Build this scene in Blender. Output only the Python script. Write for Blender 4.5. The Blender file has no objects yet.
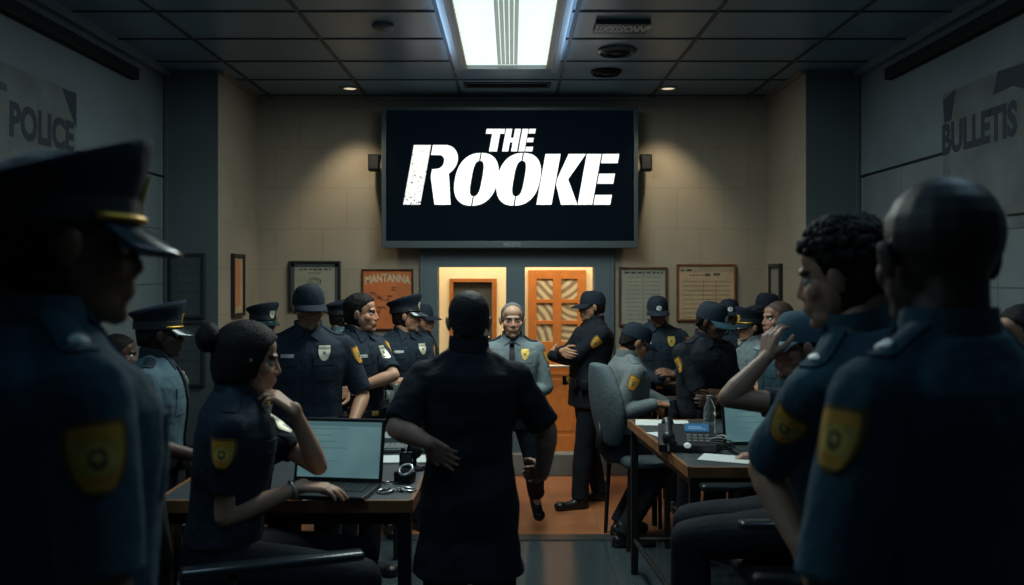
import bpy, bmesh, math, random
import numpy as np
from mathutils import Vector, Matrix, noise
from mathutils.bvhtree import BVHTree
from math import sin, cos, pi, radians as R

random.seed(7)
SC = bpy.context.scene
COL = SC.collection
H = 1.75            # camera height
F = 900.0           # focal length in pixels of the 1024 wide frame
def PX(px, py, d):
    """world point seen at pixel (px,py) at depth d"""
    return Vector(((px-512)/F*d, d, H-(py-275)/F*d))
V = lambda *a: Vector(a)

# ------------------------------------------------------------------ materials
MATS = {}
def nt(name):
    m = bpy.data.materials.new(name); m.use_nodes = True
    t = m.node_tree; b = t.nodes['Principled BSDF']
    return m, t, b
def mat(name, col, rough=.6, metal=0, bump=0, bscale=60, emit=None, estr=0, var=0, vscale=8, spec=.5, coat=0):
    if name in MATS: return MATS[name]
    m, t, b = nt(name)
    c = (*col, 1)
    b.inputs['Base Color'].default_value = c
    b.inputs['Roughness'].default_value = rough
    b.inputs['Metallic'].default_value = metal
    b.inputs['Specular IOR Level'].default_value = spec
    b.inputs['Coat Weight'].default_value = coat
    if emit:
        b.inputs['Emission Color'].default_value = (*emit, 1)
        b.inputs['Emission Strength'].default_value = estr
    tc = None
    if var or bump:
        tc = t.nodes.new('ShaderNodeTexCoord')
    if var:
        n = t.nodes.new('ShaderNodeTexNoise'); n.inputs['Scale'].default_value = vscale
        n.inputs['Detail'].default_value = 5
        t.links.new(tc.outputs['Object'], n.inputs['Vector'])
        r = t.nodes.new('ShaderNodeValToRGB')
        r.color_ramp.elements[0].position = .3; r.color_ramp.elements[1].position = .7
        r.color_ramp.elements[0].color = (*[x*(1-var) for x in col], 1)
        r.color_ramp.elements[1].color = (*[min(1, x*(1+var)) for x in col], 1)
        t.links.new(n.outputs['Fac'], r.inputs['Fac'])
        t.links.new(r.outputs['Color'], b.inputs['Base Color'])
    if bump:
        n = t.nodes.new('ShaderNodeTexNoise'); n.inputs['Scale'].default_value = bscale
        n.inputs['Detail'].default_value = 4
        t.links.new(tc.outputs['Object'], n.inputs['Vector'])
        bp = t.nodes.new('ShaderNodeBump'); bp.inputs['Strength'].default_value = bump
        bp.inputs['Distance'].default_value = .01
        t.links.new(n.outputs['Fac'], bp.inputs['Height'])
        t.links.new(bp.outputs['Normal'], b.inputs['Normal'])
    MATS[name] = m
    return m
def vmat(name, rough=.6, metal=0, bump=0, bscale=80, sss=0):
    """material coloured by the mesh's Col attribute"""
    if name in MATS: return MATS[name]
    m, t, b = nt(name)
    a = t.nodes.new('ShaderNodeAttribute'); a.attribute_name = 'Col'
    t.links.new(a.outputs['Color'], b.inputs['Base Color'])
    b.inputs['Roughness'].default_value = rough
    b.inputs['Metallic'].default_value = metal
    if bump:
        tc = t.nodes.new('ShaderNodeTexCoord')
        n = t.nodes.new('ShaderNodeTexNoise'); n.inputs['Scale'].default_value = bscale
        t.links.new(tc.outputs['Object'], n.inputs['Vector'])
        bp = t.nodes.new('ShaderNodeBump'); bp.inputs['Strength'].default_value = bump
        bp.inputs['Distance'].default_value = .004
        t.links.new(n.outputs['Fac'], bp.inputs['Height'])
        t.links.new(bp.outputs['Normal'], b.inputs['Normal'])
    MATS[name] = m
    return m
def brick_mat(name, col, mortar, bw, rh, msize=.006, rough=.7, offset=.5, var=.08, axes='XZ', bump=.25, grime=.25):
    if name in MATS: return MATS[name]
    m, t, b = nt(name)
    N = t.nodes.new; L = t.links.new
    g = N('ShaderNodeNewGeometry')
    s = N('ShaderNodeSeparateXYZ'); L(g.outputs['Position'], s.inputs[0])
    c = N('ShaderNodeCombineXYZ')
    L(s.outputs[axes[0]], c.inputs['X']); L(s.outputs[axes[1]], c.inputs['Y'])
    br = N('ShaderNodeTexBrick'); br.offset = offset; br.squash = 1
    br.inputs['Scale'].default_value = 1
    br.inputs['Brick Width'].default_value = bw; br.inputs['Row Height'].default_value = rh
    br.inputs['Mortar Size'].default_value = msize; br.inputs['Mortar Smooth'].default_value = .3
    br.inputs['Color1'].default_value = (*[x*(1-var) for x in col], 1)
    br.inputs['Color2'].default_value = (*[x*(1+var) for x in col], 1)
    br.inputs['Mortar'].default_value = (*mortar, 1)
    L(c.outputs[0], br.inputs['Vector'])
    n = N('ShaderNodeTexNoise'); n.inputs['Scale'].default_value = 1.7; n.inputs['Detail'].default_value = 6
    L(g.outputs['Position'], n.inputs['Vector'])
    mr = N('ShaderNodeMapRange'); mr.inputs['From Min'].default_value = .3; mr.inputs['From Max'].default_value = .7
    mr.inputs['To Min'].default_value = 1-grime; mr.inputs['To Max'].default_value = 1+grime*.3
    L(n.outputs['Fac'], mr.inputs['Value'])
    mx = N('ShaderNodeMix'); mx.data_type = 'RGBA'; mx.blend_type = 'MULTIPLY'; mx.inputs['Factor'].default_value = 1
    L(br.outputs['Color'], mx.inputs['A']); L(mr.outputs['Result'], mx.inputs['B'])
    L(mx.outputs['Result'], b.inputs['Base Color'])
    b.inputs['Roughness'].default_value = rough
    bp = N('ShaderNodeBump'); bp.inputs['Strength'].default_value = bump; bp.inputs['Distance'].default_value = .01
    bp.invert = True
    L(br.outputs['Fac'], bp.inputs['Height']); L(bp.outputs['Normal'], b.inputs['Normal'])
    MATS[name] = m
    return m

# ------------------------------------------------------------------ mesh helpers
class MB:
    """collects verts and faces, builds ONE mesh object"""
    def __init__(s): s.v = []; s.f = []; s.c = []
    def add(s, vs, fs, col=None):
        o = len(s.v)
        s.v.extend(Vector(v) for v in vs)
        s.f.extend(tuple(o+i for i in f) for f in fs)
        s.c.extend([col]*len(vs))
        return s
    def box(s, lo, hi, M=None, bev=0, col=None):
        x0, y0, z0 = lo; x1, y1, z1 = hi
        if x0 > x1: x0, x1 = x1, x0
        if y0 > y1: y0, y1 = y1, y0
        if z0 > z1: z0, z1 = z1, z0
        if bev:
            bm = bmesh.new(); bmesh.ops.create_cube(bm, size=1)
            for v in bm.verts:
                v.co = Vector((x0+(v.co.x+.5)*(x1-x0), y0+(v.co.y+.5)*(y1-y0), z0+(v.co.z+.5)*(z1-z0)))
            bmesh.ops.bevel(bm, geom=list(bm.edges), offset=bev, segments=2, profile=.5, affect='EDGES')
            bm.verts.index_update()
            vs = [v.co.copy() for v in bm.verts]; fs = [tuple(v.index for v in f.verts) for f in bm.faces]
            bm.free()
        else:
            vs = [V(x, y, z) for z in (z0, z1) for y in (y0, y1) for x in (x0, x1)]
            fs = [(0,2,3,1), (4,5,7,6), (0,1,5,4), (2,6,7,3), (0,4,6,2), (1,3,7,5)]
        if M: vs = [M @ v for v in vs]
        return s.add(vs, fs, col)
    def capsule(s, p0, p1, r0, r1, seg=14, flat=None, caps=3, col=None):
        p0 = Vector(p0); p1 = Vector(p1); ax = p1-p0
        L = ax.length
        ax = ax/L if L > 1e-6 else V(0,0,1)
        u = ax.orthogonal().normalized(); w = ax.cross(u)
        vs = [p0-ax*r0]; fs = []
        rings = []
        for k in range(1, caps+1):
            a = -pi/2+(pi/2)*k/caps
            rings.append((p0+ax*(r0*sin(a)), r0*cos(a)))
        for k in range(0, caps):
            a = (pi/2)*k/caps
            rings.append((p1+ax*(r1*sin(a)), r1*cos(a)))
        for c, r in rings:
            for i in range(seg):
                t = 2*pi*i/seg
                vs.append(c+u*(r*cos(t))+w*(r*sin(t)))
        vs.append(p1+ax*r1)
        for i in range(seg): fs.append((0, 1+(i+1) % seg, 1+i))
        for k in range(len(rings)-1):
            a = 1+k*seg; b = a+seg
            for i in range(seg):
                j = (i+1) % seg
                fs.append((a+i, a+j, b+j, b+i))
        a = 1+(len(rings)-1)*seg; e = len(vs)-1
        for i in range(seg): fs.append((a+i, a+(i+1) % seg, e))
        if flat:
            n, k = flat; n = Vector(n).normalized()
            out = []
            for v in vs:
                t = max(0, min(L, (v-p0).dot(ax))); c = p0+ax*t
                d = v-c; out.append(c+d+n*(d.dot(n)*(k-1)))
            vs = out
        return s.add(vs, fs, col)
    def chain(s, pts, rads, seg=14, flat=None):
        for i in range(len(pts)-1): s.capsule(pts[i], pts[i+1], rads[i], rads[i+1], seg, flat)
        return s
    def ell(s, c, r, M=None, su=16, sv=10, col=None):
        c = Vector(c); vs = []; fs = []
        M3 = M.to_3x3() if M else Matrix.Identity(3)
        vs.append(c+M3 @ V(0, 0, -r[2]))
        for j in range(1, sv):
            a = -pi/2+pi*j/sv
            for i in range(su):
                t = 2*pi*i/su
                vs.append(c+M3 @ V(r[0]*cos(a)*cos(t), r[1]*cos(a)*sin(t), r[2]*sin(a)))
        vs.append(c+M3 @ V(0, 0, r[2]))
        for i in range(su): fs.append((0, 1+(i+1) % su, 1+i))
        for j in range(sv-2):
            a = 1+j*su; b = a+su
            for i in range(su):
                k = (i+1) % su; fs.append((a+i, a+k, b+k, b+i))
        a = 1+(sv-2)*su; e = len(vs)-1
        for i in range(su): fs.append((a+i, a+(i+1) % su, e))
        return s.add(vs, fs, col)
    def loft(s, rings, cap0=True, cap1=True, col=None):
        n = len(rings[0]); vs = [v for r in rings for v in r]; fs = []
        for k in range(len(rings)-1):
            a = k*n; b = a+n
            for i in range(n):
                j = (i+1) % n; fs.append((a+i, a+j, b+j, b+i))
        if cap0: fs.append(tuple(reversed(range(n))))
        if cap1: fs.append(tuple(range((len(rings)-1)*n, len(rings)*n)))
        return s.add(vs, fs, col)
    def cyl(s, p0, p1, r0, r1=None, seg=20, cap0=True, cap1=True, col=None):
        r1 = r0 if r1 is None else r1
        p0 = Vector(p0); p1 = Vector(p1); ax = (p1-p0).normalized(); u = ax.orthogonal().normalized(); w = ax.cross(u)
        rg = [[p+u*(r*cos(2*pi*i/seg))+w*(r*sin(2*pi*i/seg)) for i in range(seg)] for p, r in ((p0, r0), (p1, r1))]
        return s.loft(rg, cap0, cap1, col)
    def lathe(s, c, prof, seg=24, col=None, M=None):
        c = Vector(c)
        rg = []
        for r, z in prof:
            ring = [V(r*cos(2*pi*i/seg), r*sin(2*pi*i/seg), z) for i in range(seg)]
            rg.append([c+(M @ p if M else p) for p in ring])
        return s.loft(rg, prof[0][0] > 1e-4, prof[-1][0] > 1e-4, col)
    def tube(s, pts, r, seg=8, col=None):
        pts = [Vector(p) for p in pts]
        rg = []; u = None
        for i, p in enumerate(pts):
            t = (pts[min(i+1, len(pts)-1)]-pts[max(i-1, 0)]).normalized()
            if u is None: u = t.orthogonal().normalized()
            else:
                u = (u-t*u.dot(t)).normalized()
            w = t.cross(u)
            rg.append([p+u*(r*cos(2*pi*k/seg))+w*(r*sin(2*pi*k/seg)) for k in range(seg)])
        return s.loft(rg, True, True, col)
    def torus(s, c, R0, r, M=None, seg=28, sg=10, a0=0, a1=2*pi, col=None):
        c = Vector(c); full = abs(a1-a0-2*pi) < 1e-6
        n = seg if full else seg+1
        pts = []
        for i in range(n):
            t = a0+(a1-a0)*i/seg
            ring = []
            for k in range(sg):
                q = 2*pi*k/sg
                p = V((R0+r*cos(q))*cos(t), (R0+r*cos(q))*sin(t), r*sin(q))
                ring.append(c+(M @ p if M else p))
            pts.append(ring)
        if full: pts.append(pts[0])
        return s.loft(pts, not full, not full, col)
    def prism(s, poly, z0, z1, fn, col=None):
        """poly: 2-D outline, fn(x,y,z)->Vector"""
        n = len(poly)
        vs = [fn(x, y, z0) for x, y in poly]+[fn(x, y, z1) for x, y in poly]
        fs = [tuple(reversed(range(n))), tuple(range(n, 2*n))]
        for i in range(n):
            j = (i+1) % n; fs.append((i, j, n+j, n+i))
        return s.add(vs, fs, col)
    def mesh(s, name):
        me = bpy.data.meshes.new(name)
        me.from_pydata([tuple(v) for v in s.v], [], s.f)
        if any(c is not None for c in s.c):
            set_col(me, np.array([(c if c is not None else (1, 1, 1)) for c in s.c], dtype=np.float32))
        return me
    def build(s, name, m, parent=None, smooth=False, angle=None, fix=True):
        me = s.mesh(name)
        if fix:
            bm = bmesh.new(); bm.from_mesh(me); bmesh.ops.recalc_face_normals(bm, faces=bm.faces); bm.to_mesh(me); bm.free()
        if smooth: shade(me, angle)
        return link(name, me, m, parent)
def set_col(me, arr):
    ca = me.color_attributes.get('Col') or me.color_attributes.new('Col', 'FLOAT_COLOR', 'POINT')
    full = np.ones((len(me.vertices), 4), dtype=np.float32); full[:, :3] = arr
    ca.data.foreach_set('color', full.ravel())
def shade(me, angle=None):
    me.polygons.foreach_set('use_smooth', np.ones(len(me.polygons), dtype=bool))
    if angle:
        bm = bmesh.new(); bm.from_mesh(me)
        for e in bm.edges:
            if len(e.link_faces) == 2 and e.calc_face_angle(0) > angle: e.smooth = False
        bm.to_mesh(me); bm.free()
def link(name, me, m, parent=None):
    o = bpy.data.objects.new(name, me); COL.objects.link(o)
    if m: me.materials.append(m)
    if parent: o.parent = parent
    return o
def tag(o, label=None, cat=None, group=None, kind=None):
    if label: o['label'] = label
    if cat: o['category'] = cat
    if group: o['group'] = group
    if kind: o['kind'] = kind
    return o
def thing(name, label, cat, loc=(0,0,0), rz=0, group=None):
    o = bpy.data.objects.new(name, None); COL.objects.link(o)
    o.empty_display_size = .1
    o.location = loc; o.rotation_euler = (0, 0, rz)
    return tag(o, label, cat, group)
def struct(name, mb, m, parent=None, smooth=False):
    o = mb.build(name, m, parent, smooth)
    if not parent: tag(o, kind='structure')
    return o
def remesh(mb, voxel, smooth=3, fac=.5):
    """union of all closed shapes in mb as one continuous surface; returns vertex array and mesh"""
    me = mb.mesh('tmp')
    bm = bmesh.new(); bm.from_mesh(me); bmesh.ops.recalc_face_normals(bm, faces=bm.faces); bm.to_mesh(me); bm.free()
    o = bpy.data.objects.new('tmp', me); COL.objects.link(o)
    r = o.modifiers.new('r', 'REMESH'); r.mode = 'VOXEL'; r.voxel_size = voxel; r.adaptivity = 0
    if smooth:
        sm = o.modifiers.new('s', 'SMOOTH'); sm.factor = fac; sm.iterations = smooth
    dg = bpy.context.evaluated_depsgraph_get(); dg.update()
    out = bpy.data.meshes.new_from_object(o.evaluated_get(dg))
    bpy.data.objects.remove(o); bpy.data.meshes.remove(me)
    return out
def getv(me):
    a = np.empty(len(me.vertices)*3, dtype=np.float32); me.vertices.foreach_get('co', a); return a.reshape(-1, 3)
def setv(me, a):
    me.vertices.foreach_set('co', np.ascontiguousarray(a, dtype=np.float32).ravel()); me.update()
def getn(me):
    a = np.empty(len(me.vertices)*3, dtype=np.float32); me.vertices.foreach_get('normal', a); return a.reshape(-1, 3)
def wrinkle(me, amp, scale, seed=0, stretch=(1, 1, 1)):
    v = getv(me); n = getn(me)
    rng = np.random.RandomState(seed)
    w = np.zeros(len(v), dtype=np.float32)
    for k in range(7):
        d = rng.normal(size=3)*np.array(stretch); d /= np.linalg.norm(d)
        e = rng.normal(size=3); e /= np.linalg.norm(e)
        f = scale*rng.uniform(.6, 1.9)
        w += np.sin(v @ d*f+1.6*np.sin(v @ e*f*.6+rng.uniform(0, 6))+rng.uniform(0, 6))*(1/1.0)
    w /= 3.0
    setv(me, v+n*(w*amp)[:, None])
def bvh_of(me):
    return BVHTree.FromPolygons([v.co.copy() for v in me.vertices], [tuple(p.vertices) for p in me.polygons])
def decal(bvh, name, O, D, RT, UP, w, h, m, parent, hw=None, off=.003, cf=None, nu=10, nv=12, center=None):
    """thin piece laid on a surface: rays from O along D; hw(v) half-width profile for v in -1..1"""
    D = Vector(D).normalized(); RT = Vector(RT).normalized(); UP = Vector(UP).normalized()
    O = Vector(O); pts = []; cols = []
    hits = {}
    for j in range(nv+1):
        v = -1+2*j/nv; k = hw(v) if hw else 1
        for i in range(nu+1):
            u = -1+2*i/nu
            o = O+RT*(u*k*w/2)+UP*(v*h/2)
            hit = bvh.ray_cast(o, D, 1.0)
            hits[(i, j)] = (o, hit[3])
            cols.append(cf(u*k, v) if cf else (1, 1, 1))
    ds = [x[1] for x in hits.values() if x[1] is not None]
    if not ds: return None
    med = sorted(ds)[len(ds)//2]
    top = []; bot = []
    for j in range(nv+1):
        for i in range(nu+1):
            o, t = hits[(i, j)]
            if t is None or t > med+.05: t = med+.012
            t = max(t, med-.04)
            top.append(o+D*(t-off)); bot.append(o+D*(t+.004))
    n = len(top); W = nu+1
    fs = []
    for j in range(nv):
        for i in range(nu):
            a = j*W+i; fs.append((a, a+1, a+W+1, a+W))
    ring = [i for i in range(W)]+[j*W+nu for j in range(1, nv+1)]+[nv*W+i for i in range(nu-1, -1, -1)]+[j*W for j in range(nv-1, 0, -1)]
    for a, b in zip(ring, ring[1:]+ring[:1]): fs.append((a, n+a, n+b, b))
    me = bpy.data.meshes.new(name)
    me.from_pydata([tuple(p) for p in top+bot], [], fs)
    bm = bmesh.new(); bm.from_mesh(me); bmesh.ops.recalc_face_normals(bm, faces=bm.faces); bm.to_mesh(me); bm.free()
    set_col(me, np.array(cols+cols, dtype=np.float32))
    shade(me, R(50))
    return link(name, me, m, parent)
# ------------------------------------------------------------------ people
SKIN = vmat('skin', .55, bump=.15, bscale=120)
BADGE = vmat('badge_metal', .55, .45)
PATCH = vmat('embroidered_patch', .8, bump=.4, bscale=400)
def fabric(name, col, rough=.85): return mat(name, col, rough, bump=.35, bscale=45, spec=.3, var=.12, vscale=9)
NAVY = fabric('navy_cloth', (.012, .023, .036))
DARKNAVY = fabric('black_navy_cloth', (.007, .011, .018))
BLUEGREY = fabric('grey_blue_cloth', (.165, .21, .225))
TEALBLUE = fabric('dusky_blue_cloth', (.045, .095, .125))
TROUSER = fabric('trouser_cloth', (.006, .009, .014))
LEATHER = mat('black_leather', (.008, .009, .011), .4, bump=.2, bscale=90)
CAPCLOTH = fabric('cap_cloth', (.008, .016, .028))
TEALCAP = fabric('teal_cap_cloth', (.03, .075, .1))
VISOR = mat('visor_gloss', (.012, .03, .04), .22)
GOLD = mat('gold_braid', (.75, .42, .06), .35, .6)
EYEM = vmat('eye_gloss', .15)
def interp(x, xs, ys): return np.interp(x, xs, ys)
def sstep(x): x = np.clip(x, 0, 1); return x*x*(3-2*x)
HL_Y = [-.11, -.07, -.035, .025, .034, .05, .075, .1]
HL_Z = [-.075, -.05, -.01, .0, .035, .05, .064, .072]
BALD_Z = [-.06, -.045, -.005, .005, .05, .16, .2, .2]

def shield_hw(v):      # v -1 bottom .. 1 top
    if v > .55: return 1-.08*(v-.55)/.45
    return max(.04, math.sqrt(max(0, 1-((.55-v)/1.58)**2)))
def oval_hw(v): return max(.05, math.sqrt(max(0, 1-v*v)))
def patch_cf(u, v):
    r = max(abs(u)/max(.05, shield_hw(v)), abs(v))
    if r > .86: return (.16, .085, .015)
    if r > .74: return (.75, .36, .04)
    if v > .42: return (.78, .33, .03)
    d = math.hypot(u, (v+.02)*1.1)
    if d < .14: return (.75, .5, .12)
    if d < .33: return (.14, .09, .03)
    if d < .5: return (.75, .45, .08)
    if v < -.42: return (.72, .28, .03)
    return (.5, .34, .07)
def patch_red_cf(u, v):
    c = patch_cf(u, v); return (c[0], c[1]*.45, c[2]*.6)
def badge_cf(u, v):
    d = math.hypot(u, v)
    if d < .28: return (.18, .2, .2)
    if d < .42: return (.75, .72, .55)
    if abs(v-.62) < .1: return (.3, .3, .26)
    return (.7, .66, .5)
def gold_badge_cf(u, v):
    d = math.hypot(u, v)
    if d < .25: return (.2, .13, .02)
    return (.8, .55, .14)
def name_cf(u, v):
    if abs(v) < .45 and abs(u) < .85 and int((u+1)*9) % 2: return (.1, .1, .1)
    return (.6, .6, .55)
def emblem_cf(u, v):
    d = math.hypot(u, v)
    if .62 < d < .92: return (.75, .8, .8)
    if abs(v+u*.5) < .17 or (abs(u-.25) < .14 and abs(v) < .5): return (.7, .76, .78)
    return (.02, .035, .05)

def ik(S, W, a, b, hint):
    S = Vector(S); W = Vector(W); d = W-S; L = d.length
    mx = (a+b)*.998
    if L > mx: W = S+d*(mx/L); d = W-S; L = mx
    x = (a*a-b*b+L*L)/(2*L); h = math.sqrt(max(0, a*a-x*x))
    ax = d/L; p = Vector(hint)-S; p = p-ax*p.dot(ax)
    p = p.normalized() if p.length > 1e-5 else ax.orthogonal().normalized()
    return S+ax*x+p*h, W

def hand(mb, W, f, n, right, curl=.35, spread=.0, scale=1.0, point=None):
    """palm, four fingers and a thumb; f finger direction, n palm normal"""
    f = Vector(f).normalized(); n = Vector(n); n = (n-f*n.dot(f)).normalized()
    t = f.cross(n) if right else n.cross(f)
    k = scale
    offs = (.031, .0105, -.0105, -.03); reach = (.088, .092, .088, .08)
    for o, r in zip(offs, reach):
        mb.capsule(W+t*o*.55*k+f*.004*k, W+f*r*k+t*o*k, .0165*k, .0125*k, 10)
    mb.capsule(W+f*.03*k+t*.02*k, W+f*.07*k+t*.01*k-n*.0*k, .017*k, .014*k, 10)
    lens = (.072, .081, .075, .058)
    for q, (o, r, L) in enumerate(zip(offs, reach, lens)):
        p = W+f*r*k+t*o*k; d = (f+t*(o*spread*18)).normalized()
        c = curl[q] if isinstance(curl, (tuple, list)) else curl
        rad = (.0098, .009, .0082, .0072)
        rk = .82 if q == 3 else 1
        for m_, (fr, ck) in enumerate(((.45, .9), (.31, 1.1), (.24, .7))):
            a = c*ck; d = (d*cos(a)+n*sin(a)).normalized()
            # keep d,n orthogonal pair
            nn = (n-d*n.dot(d)); n2 = nn.normalized() if nn.length > 1e-4 else n
            p2 = p+d*(L*fr*k)
            mb.capsule(p, p2, rad[m_]*k*rk, rad[m_+1]*k*rk, 8)
            p = p2
            # rotate the curl plane along
            n = n2 if False else n
            d_, n_ = d, (n2)
            n = n_
        n = Vector(n)
        n = (t.cross(f) if right else f.cross(t)).normalized()
    b = W+f*.022*k+t*.022*k+n*.006*k
    d1 = (f*.62+t*.72+n*.28).normalized(); d2 = (f*.85+t*.35+n*.35).normalized(); d3 = (f*.92+t*.1+n*.4).normalized()
    p1 = b+d1*.042*k; p2 = p1+d2*.034*k; p3 = p2+d3*.026*k
    mb.capsule(b, p1, .0165*k, .0125*k, 10); mb.capsule(p1, p2, .012*k, .0105*k, 9); mb.capsule(p2, p3, .0105*k, .0082*k, 9)

TORSO = [(.80, .10, .085, .0), (.86, .165, .115, -.005), (.92, .176, .122, -.01), (1.0, .166, .115, -.004), (1.08, .152, .108, .004), (1.18, .158, .114, .006),
         (1.28, .176, .122, .006), (1.36, .184, .118, .0), (1.41, .168, .102, -.008), (1.45, .110, .080, -.012), (1.49, .066, .062, -.012)]

def person(label, px, d, yaw, s=1.0, **k):
    g = k.get
    x = (px-512)/F*d
    root = thing('person', label, 'person', (x, d, g('z', 0)), R(yaw), 'police officers in the briefing room')
    root.scale = (s, s, s)
    Mi = (Matrix.Translation(root.location) @ Matrix.Rotation(R(yaw), 4, 'Z') @ Matrix.Diagonal((s, s, s, 1))).inverted()
    def loc(p):      # ('w', vec) -> local, else local vector
        return Mi @ Vector(p[1]) if p[0] == 'w' else Vector(p)
    seed = g('seed', int(px))
    fine = g('fine', False)
    vox = .0042 if fine else .0062
    w = g('w', 1.0); pz = g('pz', .92); dep = g('dep', 1.0)
    lean, roll, twist = R(g('lean', 0)), R(g('roll', 0)), R(g('twist', 0))
    def Rm(t): return Matrix.Rotation(twist*t, 3, 'Z') @ Matrix.Rotation(roll*t, 3, 'Y') @ Matrix.Rotation(-lean*t, 3, 'X')
    RU = Rm(1)
    P = V(0, g('py', 0), pz); P0 = V(0, 0, .92)
    def U(p, t=1): return P+Rm(t) @ (Vector(p)-P0)
    def torso(mb, off, z0, z1, flare=0):
        rg = []
        zs = [r[0] for r in TORSO]
        for z in sorted(set([z0, z1]+[q for q in zs if z0 < q < z1])):
            rx = float(interp(z, zs, [r[1] for r in TORSO]))*(w if z < 1.45 else 1)
            ry = float(interp(z, zs, [r[2] for r in TORSO]))*(dep if z < 1.45 else 1)
            if z < .92 and off > 0: rx, ry = .176*w, .122*dep
            if z < .79: rx += (.79-z)*flare; ry += (.79-z)*flare
            if z > 1.05 and z < 1.3: ry += g('belly', 0)*sin((z-.97)/.33*pi)
            yc = float(interp(z, zs, [r[3] for r in TORSO]))+(g('belly', 0)*.5 if 1.0 < z < 1.3 else 0)
            t = min(1, max(0, (z-.9)/.4))
            ring = []
            for i in range(28):
                a = 2*pi*i/28; ca, sa = cos(a), sin(a)
                ex = .85
                xx = math.copysign(abs(ca)**ex, ca); yy = math.copysign(abs(sa)**ex, sa)
                ring.append(U(V((rx+off)*xx, yc+(ry+off)*yy, z), t))
            rg.append(ring)
        mb.loft(rg)
    shw = .172*w
    SH = {1: U(V(shw, -.012, 1.392-g('dropR', 0))), -1: U(V(-shw, -.012, 1.392-g('dropL', 0)))}
    arms = {}
    for sd, nm in ((1, 'R'), (-1, 'L')):
        Wt = g('w'+nm); hint = g('e'+nm)
        Wt = loc(Wt) if Wt is not None else U(V(sd*(shw+.075), .06, .9))
        hint = loc(hint) if hint is not None else U(V(sd*(shw+.12), -.25, 1.1))
        if g('exact'+nm):
            E = hint; W = Wt
        else: E, W = ik(SH[sd], Wt, .295, .262, hint)
        arms[sd] = (SH[sd], E, W)
    hips = {sd: V(sd*.088*w, g('py', 0), pz-.01) for sd in (1, -1)}
    seat = g('seat', False)
    legs = {}
    for sd, nm in ((1, 'R'), (-1, 'L')):
        kn = g('k'+nm); an = g('a'+nm)
        if seat:
            kn = loc(kn) if kn is not None else V(sd*.12, .44, pz+.02)
            an = loc(an) if an is not None else V(kn.x, kn.y+.02, .09)
        else:
            kn = loc(kn) if kn is not None else V(sd*.1*w, .025, .5)
            an = loc(an) if an is not None else V(sd*.105*w, -.02, .09)
        legs[sd] = (hips[sd], kn, an)
    # ---- head frame
    hs = g('hs', 1.0)
    RH = RU @ Matrix.Rotation(R(g('hyaw', 0)), 3, 'Z') @ Matrix.Rotation(R(-g('hpitch', 0)), 3, 'X') @ Matrix.Rotation(R(g('hroll', 0)), 3, 'Y')
    NB = U(V(0, -.014, 1.49)); HC = NB+RU @ V(0, .008, .012)*hs+RH @ V(0, .02, .095)*hs
    def h(p): return HC+RH @ (Vector(p)*hs)
    RH4 = RH.to_4x4()
    mb = MB()
    def he(c, r, rx=0, ry=0):
        M = RH @ Matrix.Rotation(rx, 3, 'X') @ Matrix.Rotation(ry, 3, 'Y')
        mb.ell(h(c), [q*hs for q in r], M)
    he((0, -.012, .035), (.076, .096, .082)); he((0, .022, -.03), (.064, .072, .072)); he((0, .036, -.078), (.05, .05, .032))
    he((0, .074, -.095), (.021, .019, .017)); he((.04, .052, -.022), (.026, .026, .026)); he((-.04, .052, -.022), (.026, .026, .026))
    he((0, .077, .022), (.05, .017, .013)); he((0, .05, .05), (.056, .036, .04))
    mb.capsule(h((0, .085, .012)), h((0, .102, -.028)), .0085*hs, .0118*hs, 10)
    he((.011, .094, -.033), (.009, .011, .008)); he((-.011, .094, -.033), (.009, .011, .008))
    he((0, .079, -.058), (.034, .02, .026)); he((0, .095, -.0565), (.022, .007, .0045)); he((0, .093, -.0645), (.018, .008, .0055))
    for sd in (1, -1): he((sd*.08, -.004, -.004), (.0085, .019, .031), R(-12), R(sd*12))
    mb.capsule(h((0, -.026, -.075)), NB+V(0, 0, -.03), .056*g('neck', 1), .06*g('neck', 1), 16)
    mb.capsule(h((0, -.045, -.0)), NB+RU @ V(0, -.012, -.03), .047, .05*g('neck', 1), 12)
    torso(mb, 0, .87, 1.48)
    for sd in (1, -1):
        S, E, W = arms[sd]
        mb.capsule(U(V(sd*.07, -.012, 1.415)), S, .05, .05); mb.capsule(U(V(sd*.03, -.02, 1.5)), U(V(sd*.12, -.014, 1.42)), .035, .035)
        A = lambda t: S.lerp(E, t); B = lambda t: E.lerp(W, t)
        q = g('arm', 1)
        mb.chain([A(0), A(.35), A(.7), E], [.05*q, .047*q, .042*q, .038*q]); mb.chain([E, B(.25), B(.6), W], [.038*q, .0415*q, .034*q, .0255*q])
        mb.capsule(B(.9), W+(W-E).normalized()*.012, .026*q, .026, flat=(RU @ V(1, 0, 0), .85))
        nm = 'R' if sd == 1 else 'L'
        f = g('f'+nm); f = (loc(('w', Vector(f[1])+root.location))-Mi @ root.location if f[0] == 'w' else Vector(f)) if f is not None else (W-E).normalized()
        n = g('n'+nm); n = (Mi.to_3x3() @ Vector(n[1]) if n[0] == 'w' else Vector(n)) if n is not None else RU @ V(-sd, .15, 0)
        if g('f'+nm) is not None and g('f'+nm)[0] == 'w': f = Mi.to_3x3() @ Vector(g('f'+nm)[1])
        hand(mb, W, f, n, sd == 1, g('c'+nm, g('curl', .4)), g('spread', .1), g('hand', 1.0))
        Hp, K, A2 = legs[sd]
        mb.chain([Hp, Hp.lerp(K, .5), K], [.086, .074, .055]); mb.chain([K, K.lerp(A2, .3), A2], [.055, .056, .036])
        tdir = loc(('w', g('t'+nm)[1]))-A2 if (g('t'+nm) is not None and g('t'+nm)[0] == 'w') else (Vector(g('t'+nm)) if g('t'+nm) is not None else V(sd*.18, 1, -.3))
        tdir = tdir.normalized()
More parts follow.
